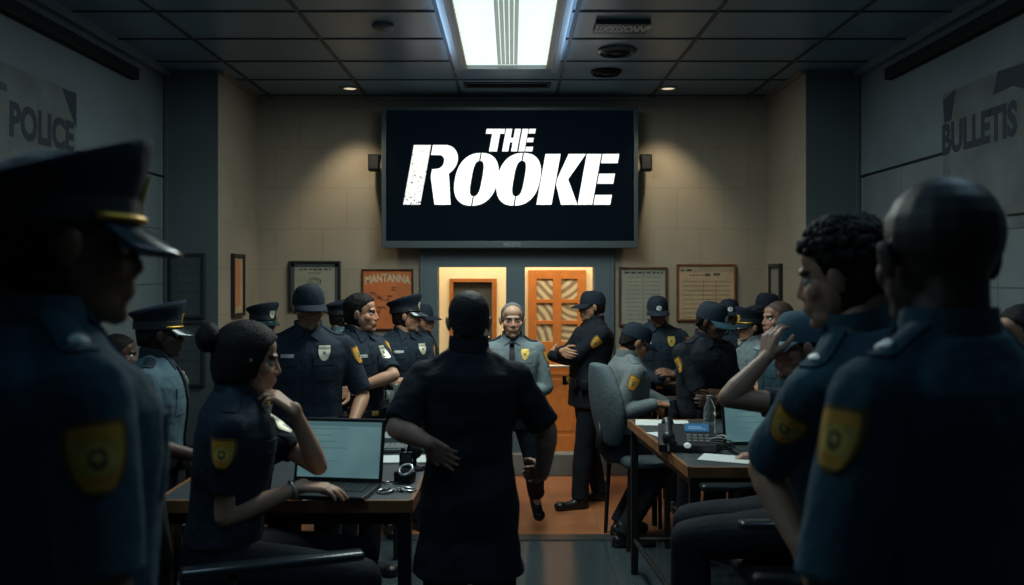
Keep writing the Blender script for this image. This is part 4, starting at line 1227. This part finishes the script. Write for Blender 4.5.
# ---- things on the telephone desk
def sheet(label, x, y, rz, w, l, z=DZ, name='paper_sheet', m=None, th=.002, grp=None):
    mb = MB(); mb.box((-w/2, -l/2, 0), (w/2, l/2, th)); o = mb.build(name, m or M_PAPER); o.location = (x, y, z+.0016); o.rotation_euler = (0, 0, R(rz))
    return tag(o, label, 'paper', grp)
sheet('white paper lying at the desk corner by the grey office chair', .86, 5.16, -8, .30, .2)
sheet('small white slip beside the telephone handset', .80, 4.79, 20, .12, .14)
sheet('white paper lying in front of the laptop by the telephone', 1.0, 4.15, -24, .26, .16)
sheet('bright white pages on the desk edge beside the standing officer', -.475, 4.13, 3, .24, .16, th=.006)
sheet('white note paper under the woman\'s fingers', -.70, 3.45, 12, .2, .1)
ph = thing('desk_telephone', 'black desk telephone with lit blue display, handset in its cradle', 'telephone', (.855, 4.42, DZ+.002), R(-8))
ph.scale = (1.12, 1.12, 1.12)
mb = MB(); mb.prism([(-.11, 0), (.10, 0), (.10, .085), (.06, .095), (-.11, .03)], -.12, .12, lambda x, y, z: V(z, x, y)); mb.build('phone_body', mat('phone_black', (.012, .014, .016), .4), ph)
A3 = Matrix.Translation((0, .0, .065)) @ Matrix.Rotation(R(19), 4, 'X')
mb = MB(); mb.box((-.005, .0, .004), (.10, .065, .012), A3); dsp = mb.build('display', mat('phone_display', (.02, .05, .1), .3, emit=(.06, .27, .55), estr=.24), ph)
mb = MB(); mb.box((.01, .03, .012), (.07, .036, .0125), A3); mb.box((.01, .015, .012), (.085, .019, .0125), A3); mb.build('display_text', mat('phone_display_text', (.1, .2, .3), .4, emit=(.3, .6, .9), estr=.35), dsp)
mb = MB()
for r in range(3):
    for c in range(4): mb.box((-.0+.026*c, -.085+.024*r, .0), (.018+.026*c, -.069+.024*r, .007), A3)
mb.build('button', mat('phone_key', (.09, .1, .1), .5), ph)
mb = MB(); mb.ell((-.0, -.108, .03), (.016, .008, .012)); mb.build('message_lamp', mat('lamp_white', (.7, .75, .75), .4, emit=(.6, .7, .7), estr=.35), ph, True)
hs_ = MB(); hs_.capsule((-.078, -.085, .062), (-.078, .075, .098), .016, .016, 12); hs_.capsule((-.078, -.085, .058), (-.078, -.085, .04), .029, .027); hs_.capsule((-.078, .075, .094), (-.078, .08, .08), .029, .027)
hm = remesh(hs_, .005, 3); shade(hm); link('handset', hm, mat('phone_black', (.012, .014, .016), .4), ph)
mb = MB(); pts = [V(-.08+.004*math.cos(i*1.1), -.105-.0015*i, .03+.008*math.sin(i*1.1)-.0004*i) for i in range(50)]; mb.tube(pts, .003, 6); mb.build('handset_cord', mat('phone_black', (.012, .014, .016), .4), ph, True)
bt = thing('water_bottle', 'clear ridged water bottle standing behind the telephone', 'bottle', (1.06, 4.83, DZ+.001))
m, t, b = nt('bottle_plastic'); b.inputs['Transmission Weight'].default_value = .9; b.inputs['Roughness'].default_value = .12; b.inputs['IOR'].default_value = 1.3; b.inputs['Base Color'].default_value = (.7, .8, .8, 1)
MATS['bottle_plastic'] = m
mb = MB(); mb.lathe((0, 0, 0), [(0, 0), (.03, .001), (.033, .01), (.033, .05), (.03, .06), (.033, .07), (.033, .11), (.03, .12), (.032, .13), (.014, .175), (.014, .185), (0, .186)], 24); mb.build('bottle_body', m, bt, True)
mb = MB(); mb.cyl((0, 0, .184), (0, 0, .203), .016); mb.build('bottle_lid', mat('lid_grey', (.2, .22, .22), .5), bt, True, R(40))
cb = MB(); pts = []
for i in range(70):
    a = i*.32; pts.append(V(.07*cos(a)*(1+.1*sin(a*.3)), .06*sin(a), .004+.0006*i))
cb.tube(pts, .004, 6); cco = cb.build('coiled_cable', mat('cable_black', (.015, .016, .018), .5), None, True); cco.location = (1.0, 4.36, DZ+.003); tag(cco, 'dark cable coiled in loops between telephone and laptop', 'cable')
cb = MB(); pts = [V(.05*cos(a), .04*sin(a), .012+.005*sin(3*a)) for a in [2*pi*i/30*1.6 for i in range(31)]]
cb.tube(pts, .0035, 6); c2 = cb.build('pale_cable', mat('cable_pale', (.35, .33, .3), .5), None, True); c2.location = (.99, 4.37, DZ+.05); tag(c2, 'pale thin cable loop lying on the dark cable coil', 'cable')
# ---- things on the near left desk
def radio(label, x, y, rz):
    t_ = thing('handheld_radio', label, 'radio', (x, y, DZ+.001), R(rz))
    mb = MB(); mb.box((-.028, -.018, 0), (.028, .018, .085), bev=.006); mb.build('radio_case', LEATHER, t_, True, R(40))
    mb = MB(); mb.cyl((.014, 0, .083), (.014, 0, .15), .008, .006, 10); mb.build('antenna', LEATHER, t_, True, R(40))
    mb = MB(); mb.cyl((-.012, 0, .083), (-.012, 0, .1), .009, .008, 12); mb.build('knob', LEATHER, t_, True, R(40))
    mb = MB(); mb.box((-.02, -.0195, .045), (.02, -.0175, .075)); mb.build('speaker_slots', mat('radio_grey', (.06, .065, .07), .5), t_)
    return t_
radio('black hand radio standing on the desk beside the laptop lid', -.46, 3.90, 10)
mic = thing('desk_microphone', 'black ball-headed desk microphone beside the white pages', 'microphone', (-.425, 3.93, DZ+.001))
mb = MB(); mb.lathe((0, 0, 0), [(0, .022), (.042, .018), (.048, .008), (.046, 0), (0, 0)][::-1], 24); mb.build('microphone_base', LEATHER, mic, True, R(40))
mb = MB(); mb.cyl((0, 0, .015), (0, 0, .06), .009); mb.build('microphone_stem', LEATHER, mic, True, R(40))
mb = MB(); mb.ell((0, 0, .082), (.034, .034, .037)); mb.build('microphone_head', mat('mic_foam', (.01, .012, .014), .9, bump=.5, bscale=300), mic, True)
mg = thing('camera', 'small dark body camera with a shiny pale ring, on the desk edge', 'camera', (-.44, 3.70, DZ+.001), R(-20))
mb = MB(); mb.box((-.04, -.03, 0), (.04, .03, .045), bev=.01); mb.build('camera_body', LEATHER, mg, True, R(40))
mb = MB(); mb.torus((0.01, -.012, .052), .028, .006, Matrix.Rotation(R(35), 3, 'X')); mb.build('lens_ring', mat('bright_ring', (.6, .66, .66), .25, .5), mg, True)
mb = MB(); mb.cyl((.01, -.008, .04), (.01, -.012, .054), .024); mb.build('lens', mat('lens_glass', (.01, .012, .015), .1), mg, True, R(40))
hc_ = thing('handcuffs', 'steel handcuffs lying on the desk by the front edge', 'handcuffs', (-.452, 3.53, DZ+.006), R(15))
STEEL = mat('cuff_steel', (.45, .48, .48), .25, .95)
for sx in (-1, 1):
    mb = MB(); mb.torus((sx*.045, 0, 0), .03, .005, Matrix.Rotation(R(8*sx), 3, 'Y'), 26, 8); mb.box((sx*.012, -.012, -.004), (sx*.026, .012, .008), bev=.002); mb.build('cuff', STEEL, hc_, True, R(50))
mb = MB(); mb.torus((-.006, 0, 0), .007, .002, None, 14, 6); mb.torus((.006, 0, .001), .007, .002, Matrix.Rotation(R(60), 3, 'X'), 14, 6); mb.build('chain', STEEL, hc_, True)
kr = thing('keys', 'ring of small steel keys on the desk behind the handcuffs', 'keys', (-.50, 3.66, DZ+.004), 0)
mb = MB(); mb.torus((0, 0, .001), .02, .0018, None, 24, 6); mb.build('key_ring', STEEL, kr, True)
for i, a in enumerate((20, 75, 140)):
    M = Matrix.Rotation(R(a), 4, 'Z'); mb = MB(); mb.cyl(M @ V(.032, 0, .0), M @ V(.032, 0, .003+.001*i), .012, seg=14); mb.box((.04, -.003, .0005*i), (.075, .003, .0025+.0005*i), M); mb.build('key', STEEL, kr)
kb = thing('keyboard', 'grey desktop keyboard lying beyond the white pages', 'keyboard', (-.50, 4.36, DZ+.001), R(4))
mb = MB(); mb.box((-.2, -.07, 0), (.2, .07, .02), bev=.005); mb.build('keyboard_case', mat('kb_grey', (.1, .12, .12), .5), kb)
mb = MB()
for r in range(5):
    for c in range(15): mb.box((-.19+.0255*c, -.062+.025*r, .02), (-.19+.0255*c+.021, -.062+.025*r+.02, .026))
mb.build('keys', mat('kb_key', (.16, .18, .18), .5), kb)
tr = thing('paper_tray', 'low grey tray of files behind the keyboard', 'tray', (-.56, 4.60, DZ+.001), R(2))
mb = MB(); mb.box((-.17, -.1, 0), (.17, .1, .006)); mb.box((-.17, -.1, 0), (-.164, .1, .05)); mb.box((.164, -.1, 0), (.17, .1, .05)); mb.box((-.17, .094, 0), (.17, .1, .05)); mb.build('tray_body', mat('tray_grey', (.07, .085, .09), .5), tr)
mb = MB(); mb.box((-.155, -.09, .006), (.155, .085, .034), bev=.003); mb.build('files', mat('file_grey', (.22, .25, .25), .8), tr)
# far left desk clutter
bg = MB(); bg.box((-.2, -.12, 0), (.2, .12, .06), bev=.025); bgm = bg.mesh('folded_jacket'); 
o = remesh(bg, .012, 3); wrinkle(o, .008, 30, 4); shade(o); o_j = link('folded_jacket', o, TEALBLUE); o_j.location = (-.93, 5.70, DZ+.01); tag(o_j, 'folded blue-grey jacket lying on the narrow desk', 'jacket')
for i, (px, hh, lb) in enumerate(((389, .13, 'clear drinking glass on the narrow desk, next to the folded jacket'), (397, .16, 'taller clear drinking glass on the narrow desk corner'))):
    gl = MB(); gl.lathe((0, 0, 0), [(0, .004), (.026, .004), (.033, hh), (.036, hh), (.029, 0), (0, 0)], 24); g_ = gl.build('drinking_glass', MATS['bottle_plastic'], None, True); p = PX(px, 415, 5.62); g_.location = (p.x, 5.59+.1*i, DZ+.001); tag(g_, lb, 'glass')
sheet('open grey notebook under the writing officer\'s hands', 1.12, 5.92, 5, .26, .2, m=mat('notebook_grey', (.3, .33, .32), .8), th=.012, name='notebook')

# ---- chairs
M_CH = mat('chair_black', (.010, .012, .014), .5, bump=.2, bscale=120)
M_CHG = fabric('chair_grey', (.10, .135, .15))
M_ARM = mat('arm_gloss', (.02, .026, .03), .22)
def chair(label, x, y, rz, seat=.5, back=.55, bw=.5, bm_=None, arms=True, bz=.12, four=False, padf=.15):
    """faces local +y"""
    t_ = thing('office_chair', label, 'chair', (x, y, 0), R(rz)); bm_ = bm_ or M_CH
    mb = MB(); mb.ell((0, 0, 0), (.26, .25, .05)); mb.box((-.235, -.22, -.04), (.235, .235, .04), bev=.03)
    me = remesh(mb, .012, 4); v = getv(me); v[:, 2] += seat-.045; setv(me, v); shade(me); link('seat', me, bm_, t_)
    mb = MB(); rg = []
    for j in range(15):
        tt = j/14; z = seat+bz+back*tt; wd = bw/2*(math.sin(pi*(.10+.80*tt))**.6); yb = -.25-.07*tt-.05*math.sin(pi*tt)*.3
        rg.append([V(wd*math.copysign(abs(cos(a))**.6, cos(a)), yb+.045*math.copysign(abs(sin(a))**.7, sin(a))+.09*(wd*cos(a)/ .25)**2*.5, z) for a in [2*pi*i/28 for i in range(28)]])
    mb.loft(rg); me = remesh(mb, .012, 5); shade(me); link('backrest', me, bm_, t_)
    mb = MB(); mb.tube([V(0, -.05, seat-.07), V(0, -.26, seat-.06), V(0, -.32, seat+.03), V(0, -.31, seat+bz+.15)], .022, 10); mb.build('back_support', M_LEG, t_, True)
    if four:
        for sx in (-1, 1):
            for sy in (-1, 1):
                mb = MB(); mb.cyl((sx*.19, sy*.18, seat-.07), (sx*.21, sy*.2, 0), .016, .013, 12); mb.build('leg', M_LEG, t_, True, R(40))
        return t_
    mb = MB(); mb.cyl((0, 0, .1), (0, 0, seat-.07), .026); mb.cyl((0, 0, .1), (0, 0, .3), .035); mb.build('gas_post', M_LEG, t_, True, R(40))
    for i in range(5):
        a = 2*pi*i/5+.3; mb = MB(); e = V(.28*cos(a), .28*sin(a), .085); mb.capsule((0, 0, .115), e, .026, .016, 10); lg = mb.build('base_arm', M_LEG, t_, True)
        mb = MB(); c = V(.28*cos(a), .28*sin(a), .03); u = V(-sin(a), cos(a), 0)
        mb.cyl(c-u*.02, c+u*.02, .03); mb.cyl(c+V(0, 0, .02), e, .008); mb.build('caster', M_LEG, lg, True, R(40))
    if seat > .6:
        mb = MB(); mb.torus((0, 0, .25), .2, .012, None, 32, 8)
        for i in range(4): mb.cyl((0, 0, .25), (.2*cos(i*pi/2), .2*sin(i*pi/2), .25), .008)
        mb.build('foot_ring', M_LEG, t_, True)
    if arms:
        for sx in (-1, 1):
            mb = MB(); mb.tube([V(sx*.22, -.02, seat-.05), V(sx*.29, -.02, seat-.04), V(sx*.30, -.02, seat+.1), V(sx*.29, -.03, seat+.19)], .016, 8); ap = mb.build('arm_post', M_LEG, t_, True)
            mb = MB(); mb.box((sx*.29-.035, -.19, seat+.185), (sx*.29+.035, padf, seat+.215), bev=.012); mb.build('arm_pad', M_ARM, ap, True, R(50))
    return t_
# ------------------------------------------------------------------ people in the room
W_ = lambda *a: ('w', V(*a))
def WP(px, py, d): return ('w', PX(px, py, d))
SK_LIGHT = (.52, .27, .165); SK_TAN = (.40, .20, .11); SK_BROWN = (.19, .088, .047); SK_DARK = (.075, .036, .022)
BLACKH = (.010, .008, .008); GREYH = (.09, .09, .09); BROWNH = (.022, .013, .009)
GREYPANTS = TROUSER

person('officer in peaked cap with gold cord, huge dark silhouette beside the poster wall', 46, 1.56, -42, 1.12, cap='peak', slope=.70, capk=.78, patchrot=-15, hs=1.12, patchpos=.3, hyaw=-12, skin=SK_BROWN, hair=BLACKH, shirt=TEALBLUE, badge='gold', seed=3,
       wR=(.27, .02, .84), eR=(.33, -.25, 1.1), captilt=0, hpitch=2, epaulette=True, pin=True, emblem='gold', sleeve=.85, dep=1.15)
person('dark-skinned officer in peaked cap and dusky blue short-sleeved shirt, beside the woman', 157, 4.1, -78, .925, cap='peak', skin=SK_DARK, hair=BLACKH, shirt=fabric('mid_blue_cloth', (.075, .13, .16)), epm=NAVY, badge=True, tie=True, w=1.25, hyaw=12, emblem='gold',
       wR=(.2, .25, 1.02), eR=(.3, -.1, 1.1), patchrot=0, collar=NAVY)
person('dark-haired seated officer half hidden between two peaked caps', 117, 5.25, -80, 1.0, seat=True, pz=.60, skin=SK_DARK, hair=BLACKH, belt=False, kR=(.12, .44, .56), kL=(-.12, .44, .56), seed=12)
chair('black office chair of the half-hidden officer by the wall', (117-512)/F*5.25, 5.25, -95, .5, .5, .46, None, False)
# woman at the laptop
WX, WD = -1.03, 3.22
person('woman officer with dark hair in a bun, chin on hand, seated at the laptop', 512+WX*F/WD, WD, -78, 1.05, seat=True, pz=.70, fine=True, bun=True, skin=(.52, .28, .18), hair=(.006, .004, .0035), hth=.016, hside=.9, hs=1.03, w=.9, arm=.88,
       hl=[-.02, -.04, -.07, -.06, -.05, -.01, 0, 0], hyaw=8, lean=5, belt=False, badge=True, hpitch=3, hnoise=.002,
       wR=WP(300, 487, 3.22), eR=WP(208, 468, 3.04), fR=('w', V(1, .12, -.06)), nR=('w', V(0, 0, -1)), cR=(.28, .3, .34, .4),
       exactL=True, wL=WP(295, 412, 3.22), eL=WP(318, 466, 3.30), fL=('w', V(-.75, -.12, .65)), nL=('w', V(-.6, .1, -.8)), cL=(.5, .6, .7, .8),
       kR=(.13, .45, .64), kL=(-.12, .45, .64), aR=(.13, .43, .2), aL=(-.12, .43, .2), patchrot=-12, watch='R', watchm=mat('bracelet_pale', (.6, .6, .55), .3, .7), seed=21, front=True)
chair('black office chair with glossy armrest under the woman', WX+.05, WD-.02, -70, .60, .42, .48, None, True, .14, False, .40)
person('officer in dark ball cap and navy shirt standing behind the woman, looking down', 308, 4.78, -172, .985, cap='ball', emblem=False, skin=SK_TAN, hair=BLACKH, badge=True, nametag=True, hyaw=14, hpitch=3, beard=.45,
       wL=(-.235, .20, .98), eL=(-.34, -.1, 1.1), curl=.5, w=1.08, patchrot=18, sleeve=.9)
person('officer in peaked cap whose face is hidden behind the ball-capped man, near the slim picture', 262, 6.2, -150, .885, cap='peak', skin=SK_BROWN, hair=BLACKH, shirt=NAVY, hyaw=25, w=.95)
person('officer in peaked cap and light blue shirt below the certificate, turned away', 341, 6.65, -62, .895, cap='peak', skin=SK_TAN, hair=BLACKH, shirt=fabric('pale_blue_cloth', (.10, .17, .20)), w=.95, emblem='gold')
person('bare-headed young officer with dark quiffed hair in profile below the orange poster', 358, 5.22, -128, .955, skin=SK_LIGHT, hair=BLACKH, quiff=.014, hth=.008, hside=.1, badge=True, hyaw=34, nametag=True, w=1.0, fine=True,
       wL=WP(352, 390, 5.06), eL=WP(394, 384, 5.1), watch='L', patchrot=38, sleeve=.88, seed=33)
person('officer in tilted peaked cap and navy shirt by the door frame, arms folded low', 404, 6.15, -150, .915, cap='peak', skin=SK_LIGHT, hair=BROWNH, badge=True, nametag=True, hyaw=58, hroll=-6, captilt=-4, w=1.08, patchrot=12,
       wR=(-.10, .23, 1.10), eR=(.30, .08, 1.08), wL=(.10, .26, 1.08), eL=(-.3, .08, 1.06), sleeve=.85, fL=(1, .1, .05), fR=(-1, .1, .05))
person('officer whose face shows just past the tilted cap, before the door frame', 421, 6.85, -105, .885, skin=SK_LIGHT, hair=BROWNH, cap='ball', emblem=False, shirt=NAVY, w=.9)
# central man from behind
person('broad man in black seen from behind in the aisle, cropped dark hair', 469, 3.35, -2, .985, fine=True, skin=(.35, .20, .14), hair=(.018, .018, .019), hth=.008, hnoise=.002, shirt=DARKNAVY, hem=.66, flare=.2, hand=.88, w=.98, dep=1.08, collarh=.025, patch=False, epaulette=False, neck=1.1, front=False, sleeve=.92, arm=1.06, hyaw=6,
       exactR=True, wR=WP(543, 472, 3.42), eR=WP(547, 430, 3.36), fR=('w', V(-.35, .9, -.3)), nR=('w', V(-.9, -.3, 0)), cR=(1.0, 1.0, 1.0, 1.0), wL=('w', PX(427, 442, 3.17)), eL=('w', PX(397, 428, 3.22)), exactL=True, fL=('w', V(.78, .08, -.6)), nL=('w', V(.1, 1, .1)), cL=(.1, .25, .3, .35), belt=False, hs=.98, seed=8, wr=.004)
# man walking in from the door
person('balding grey-haired man in grey-blue uniform and black tie facing the aisle', 512, 6.1, 180, .895, bald=True, fine=True, hs=1.13, skin=(.50, .29, .19), hair=(.16, .155, .15), shade=.5, shirt=BLUEGREY, long=True, tie=True, badge='gold', epm=NAVY, w=1.12, belly=.015, hyaw=4,
       wL=(-.05, .17, 1.02), eL=(-.42, -.05, 1.1), wR=(.2, .15, 1.0), eR=(.4, -.1, 1.1), kL=(-.17, .02, .52), aL=(-.19, -.32, .235), flatL=False, footpitch=-48, tL=(-.1, .3, -.9), patchrot=14, fL=(.8, .3, -.3))
person('officer in dark ball cap standing in profile with arms crossed before the orange door', 589, 6.85, 100, .945, cap='ball', emblem=False, skin=SK_LIGHT, hair=BROWNH, shirt=DARKNAVY, long=True, w=1.2, dep=1.25, arm=1.1, lean=-4, hpitch=6, patchrot=-8,
       wR=(-.12, .25, 1.25), eR=(.25, .2, 1.08), wL=(.09, .29, 1.20), eL=(-.27, .2, 1.05), fL=(.8, -.3, .2), fR=(-.75, -.25, -.1), nL=(-.2, -1, 0), nR=(0, -1, -.2), curl=.6, aL=(-.09, .1, .09), kL=(-.09, .07, .5), aR=(.13, -.12, .09), kR=(.11, -.02, .5), fine=True)
# seated writer
person('officer in black ball cap and grey jacket seated in the grey chair, writing', 624, 5.95, -76, .98, seat=True, pz=.67, cap='ball', emblem=False, skin=SK_TAN, hair=BLACKH, shirt=fabric('warm_grey_jacket', (.155, .185, .19)), long=True, lean=3, hpitch=20, hyaw=-6, belt=False, w=1.05, fine=True,
       wR=WP(656, 404, 5.72), eR=WP(628, 400, 5.75), wL=WP(668, 405, 6.0), eL=WP(645, 395, 6.2), kR=(.14, .27, .6), kL=(-.12, .32, .6), aR=(.14, -.06, .09), aL=(-.12, .02, .09), fR=('w', V(1, .35, -.12)), nR=('w', V(.1, .2, -1)), fL=('w', V(1, -.2, -.1)), nL=('w', V(.1, -.2, -1)), patchrot=-8, tie=True)
chair('grey padded office chair with tall rounded back by the aisle', (645-512)/F*5.95, 5.95, -76, .60, .52, .52, M_CHG, False, .05, True)
person('officer in ball cap with red shoulder patch, below the greenish roster', 657, 6.72, 178, .925, cap='ball', skin=SK_BROWN, hair=BLACKH, badge='gold', patch='red', hpitch=8, nametag=True, w=1.12, long=True, patchrot=25,
       wR=(-.02, .25, 1.06), eR=(.32, .05, 1.08), wL=(-.10, .28, 1.12), eL=(-.33, .05, 1.1), fL=(.75, .3, .2), fR=(-.9, .2, .1))
person('officer in ball cap, arms folded, leaning beside the seated writer', 700, 5.52, -152, .925, cap='ball', skin=SK_DARK, hair=BLACKH, shirt=DARKNAVY, lean=7, hyaw=22, hpitch=8, w=1.08, watch='R', patchrot=-16, brimm=TEALCAP,
       wR=(-.11, .25, 1.12), eR=(.28, .16, 1.04), wL=(.10, .28, 1.09), eL=(-.28, .16, 1.02), fL=(1, .1, .1), fR=(-1, .1, .1), nL=(0, -1, 0), nR=(0, -1, 0), sleeve=.9)
person('officer in emblem ball cap under the tan roster, behind another cap', 729, 6.75, 172, .91, cap='ball', skin=SK_BROWN, hair=BLACKH, badge=True, w=1.0)
person('officer in dark ball cap in profile beside the alcove side wall', 768, 7.25, 98, .93, cap='ball', emblem=False, skin=SK_BROWN, hair=BLACKH)
person('officer in peaked cap and blue shirt in profile, in front of the far group', 752, 6.35, 100, .865, cap='peak', skin=SK_LIGHT, hair=BLACKH, shirt=BLUEGREY, wL=(-.2, .3, 1.1), emblem='gold')
person('buzz-cut bare-headed officer in dusky blue shirt, behind the man holding his brim', 780, 5.62, 104, .92, style='buzz', skin=(.33, .18, .12), hair=(.02, .016, .015), shade=.8, shirt=TEALBLUE, hs=1.06)
# man holding his cap
person('seated officer raising a hand to his teal cap brim, elbow out, at the telephone desk', 808, 3.62, 82, 1.02, seat=True, pz=.745, cap='ball', emblem=False, capm=TEALCAP, brimm=mat('brim_lit_teal', (.10, .19, .23), .6), skin=(.30, .17, .12), hair=BLACKH, shirt=NAVY, fine=True, belt=False, hpitch=3, hs=1.1, hyaw=2,  # brim paler than the crown: light falling on it put into the colour
       exactL=True, wL=WP(766, 358, 3.42), eL=WP(728, 398, 3.42), fL=('w', V(.25, .15, .95)), nL=('w', V(.75, .5, 0)), cL=(.5, .55, .6, .6), wR=WP(762, 455, 4.15), eR=WP(775, 455, 3.8), fR=('w', V(-1, .2, -.1)), nR=('w', V(0, 0, -1)),
       kL=(-.13, .47, .69), kR=(.13, .45, .69), aL=(-.13, .46, .2), aR=(.13, .42, .2), sleeve=.6)
chair('black office chair with glossy armrest at the telephone desk', (792-512)/F*3.62, 3.62, 92, .63, .42, .48, None, True, .14, False, .30)
def curls(b2, h, RH, hs):
    rg = random.Random(5)
    for i in range(240):
        a = rg.uniform(0, 2*pi); e = rg.uniform(.05, 1.35)
        d_ = V(cos(a)*cos(e), sin(a)*cos(e), sin(e)); p = V(0, -.012, .035)+V(d_.x*.085, d_.y*.105, d_.z*.094)
        if p.z < np.interp(p.y, HL_Y, HL_Z)+.012: continue
        b2.ell(h(p), (.013*hs*rg.uniform(.7, 1.3),)*3, RH, 8, 6)
person('curly-haired officer in profile with yellow shoulder patch, standing behind the seated cap-holder', 916, 2.28, 24, 1.115, fine=True, skin=SK_LIGHT, hair=(.016, .011, .009), hth=.018, hnoise=.01, hfreq=30, hextra=curls, shirt=TEALBLUE, hyaw=32, roll=-17, hroll=10, dropL=.0, pin=True, w=1.05, dep=1.1, arm=1.0,
       exactL=True, eL=WP(764, 468, 2.36), wL=WP(800, 545, 2.2), sleeve=.85, patchrot=-15, seed=41, hs=1.0)
person('dark-skinned shaven-headed officer seen from behind, below the bulletin poster', 944, 1.6, 22, 1.105, style='buzz', noHair=True, skin=(.055, .028, .018), hair=(.01, .008, .007), shade=.6, shirt=TEALBLUE, hyaw=-18, w=.92, pin=True, patchrot=-10, arm=1.1,
       wL=(-.25, .06, .86), eL=(-.33, -.15, 1.12), sleeve=.95, seed=51, fine=True, hs=1.13)
person('dark-haired officer at the edge of view behind the shaven-headed man', 1030, 3.0, 80, .96, skin=SK_TAN, hair=BLACKH, shirt=NAVY)

# ------------------------------------------------------------------ light, world, camera
def area(name, loc, rot, size, energy, col, sy=None):
    l = bpy.data.lights.new(name, 'AREA'); l.energy = energy; l.color = col; l.size = size
    if sy: l.shape = 'RECTANGLE'; l.size_y = sy
    o = bpy.data.objects.new(name, l); COL.objects.link(o); o.location = loc; o.rotation_euler = rot
    return o
area('corridor_lamp', (0.1, 8.4, 2.58), (0, 0, 0), 2.4, 46, (1, .84, .58), .4)
area('troffer_lamp', (-.04, 5.3, CZ-.06), (0, 0, 0), .5, 74, (.82, .95, .90), 2.3)
for sx in (-1, 1):
    area('side_fill_light', (sx*1.55, 2.5, CZ-.06), (0, 0, 0), .5, 11 if sx < 0 else 7, (.52, .82, 1.0), 1.2)  # added fill for the near shoulders and arms, no troffer hangs here
area('cool_ceiling_fill', (0, 1.8, 2.72), (R(180), 0, 0), 4.6, 16, (.42, .78, 1.0), 1.5)  # added unseen light, brightens the ceiling and upper walls
for sx in (-1, 1):   # added blue fill for the ceiling glow beside the fixture, no real strips
    area('ceiling_glow_fill', (-.04+sx*.42, 5.4, CZ-.13), (R(90)*1.35, 0, R(90)*sx), 2.5, 1.5, (.3, .6, 1.0), .04)
w = bpy.data.worlds.new('dim_room'); SC.world = w; w.use_nodes = True
w.node_tree.nodes['Background'].inputs['Color'].default_value = (.25, .6, .8, 1)
w.node_tree.nodes['Background'].inputs['Strength'].default_value = .01
cam = bpy.data.cameras.new('camera'); co = bpy.data.objects.new('camera', cam); COL.objects.link(co)
co.location = (0, 0, H); co.rotation_euler = (R(90), 0, 0)
cam.sensor_width = 36; cam.lens = 36*F/1024; cam.shift_y = -17.5/1024; cam.clip_start = .05
cam.dof.use_dof = True; cam.dof.focus_distance = 5.4; cam.dof.aperture_fstop = 2.4
SC.camera = co
SC.view_settings.view_transform = 'Standard'; SC.view_settings.look = 'None'; SC.view_settings.exposure = 0; SC.view_settings.gamma = 1
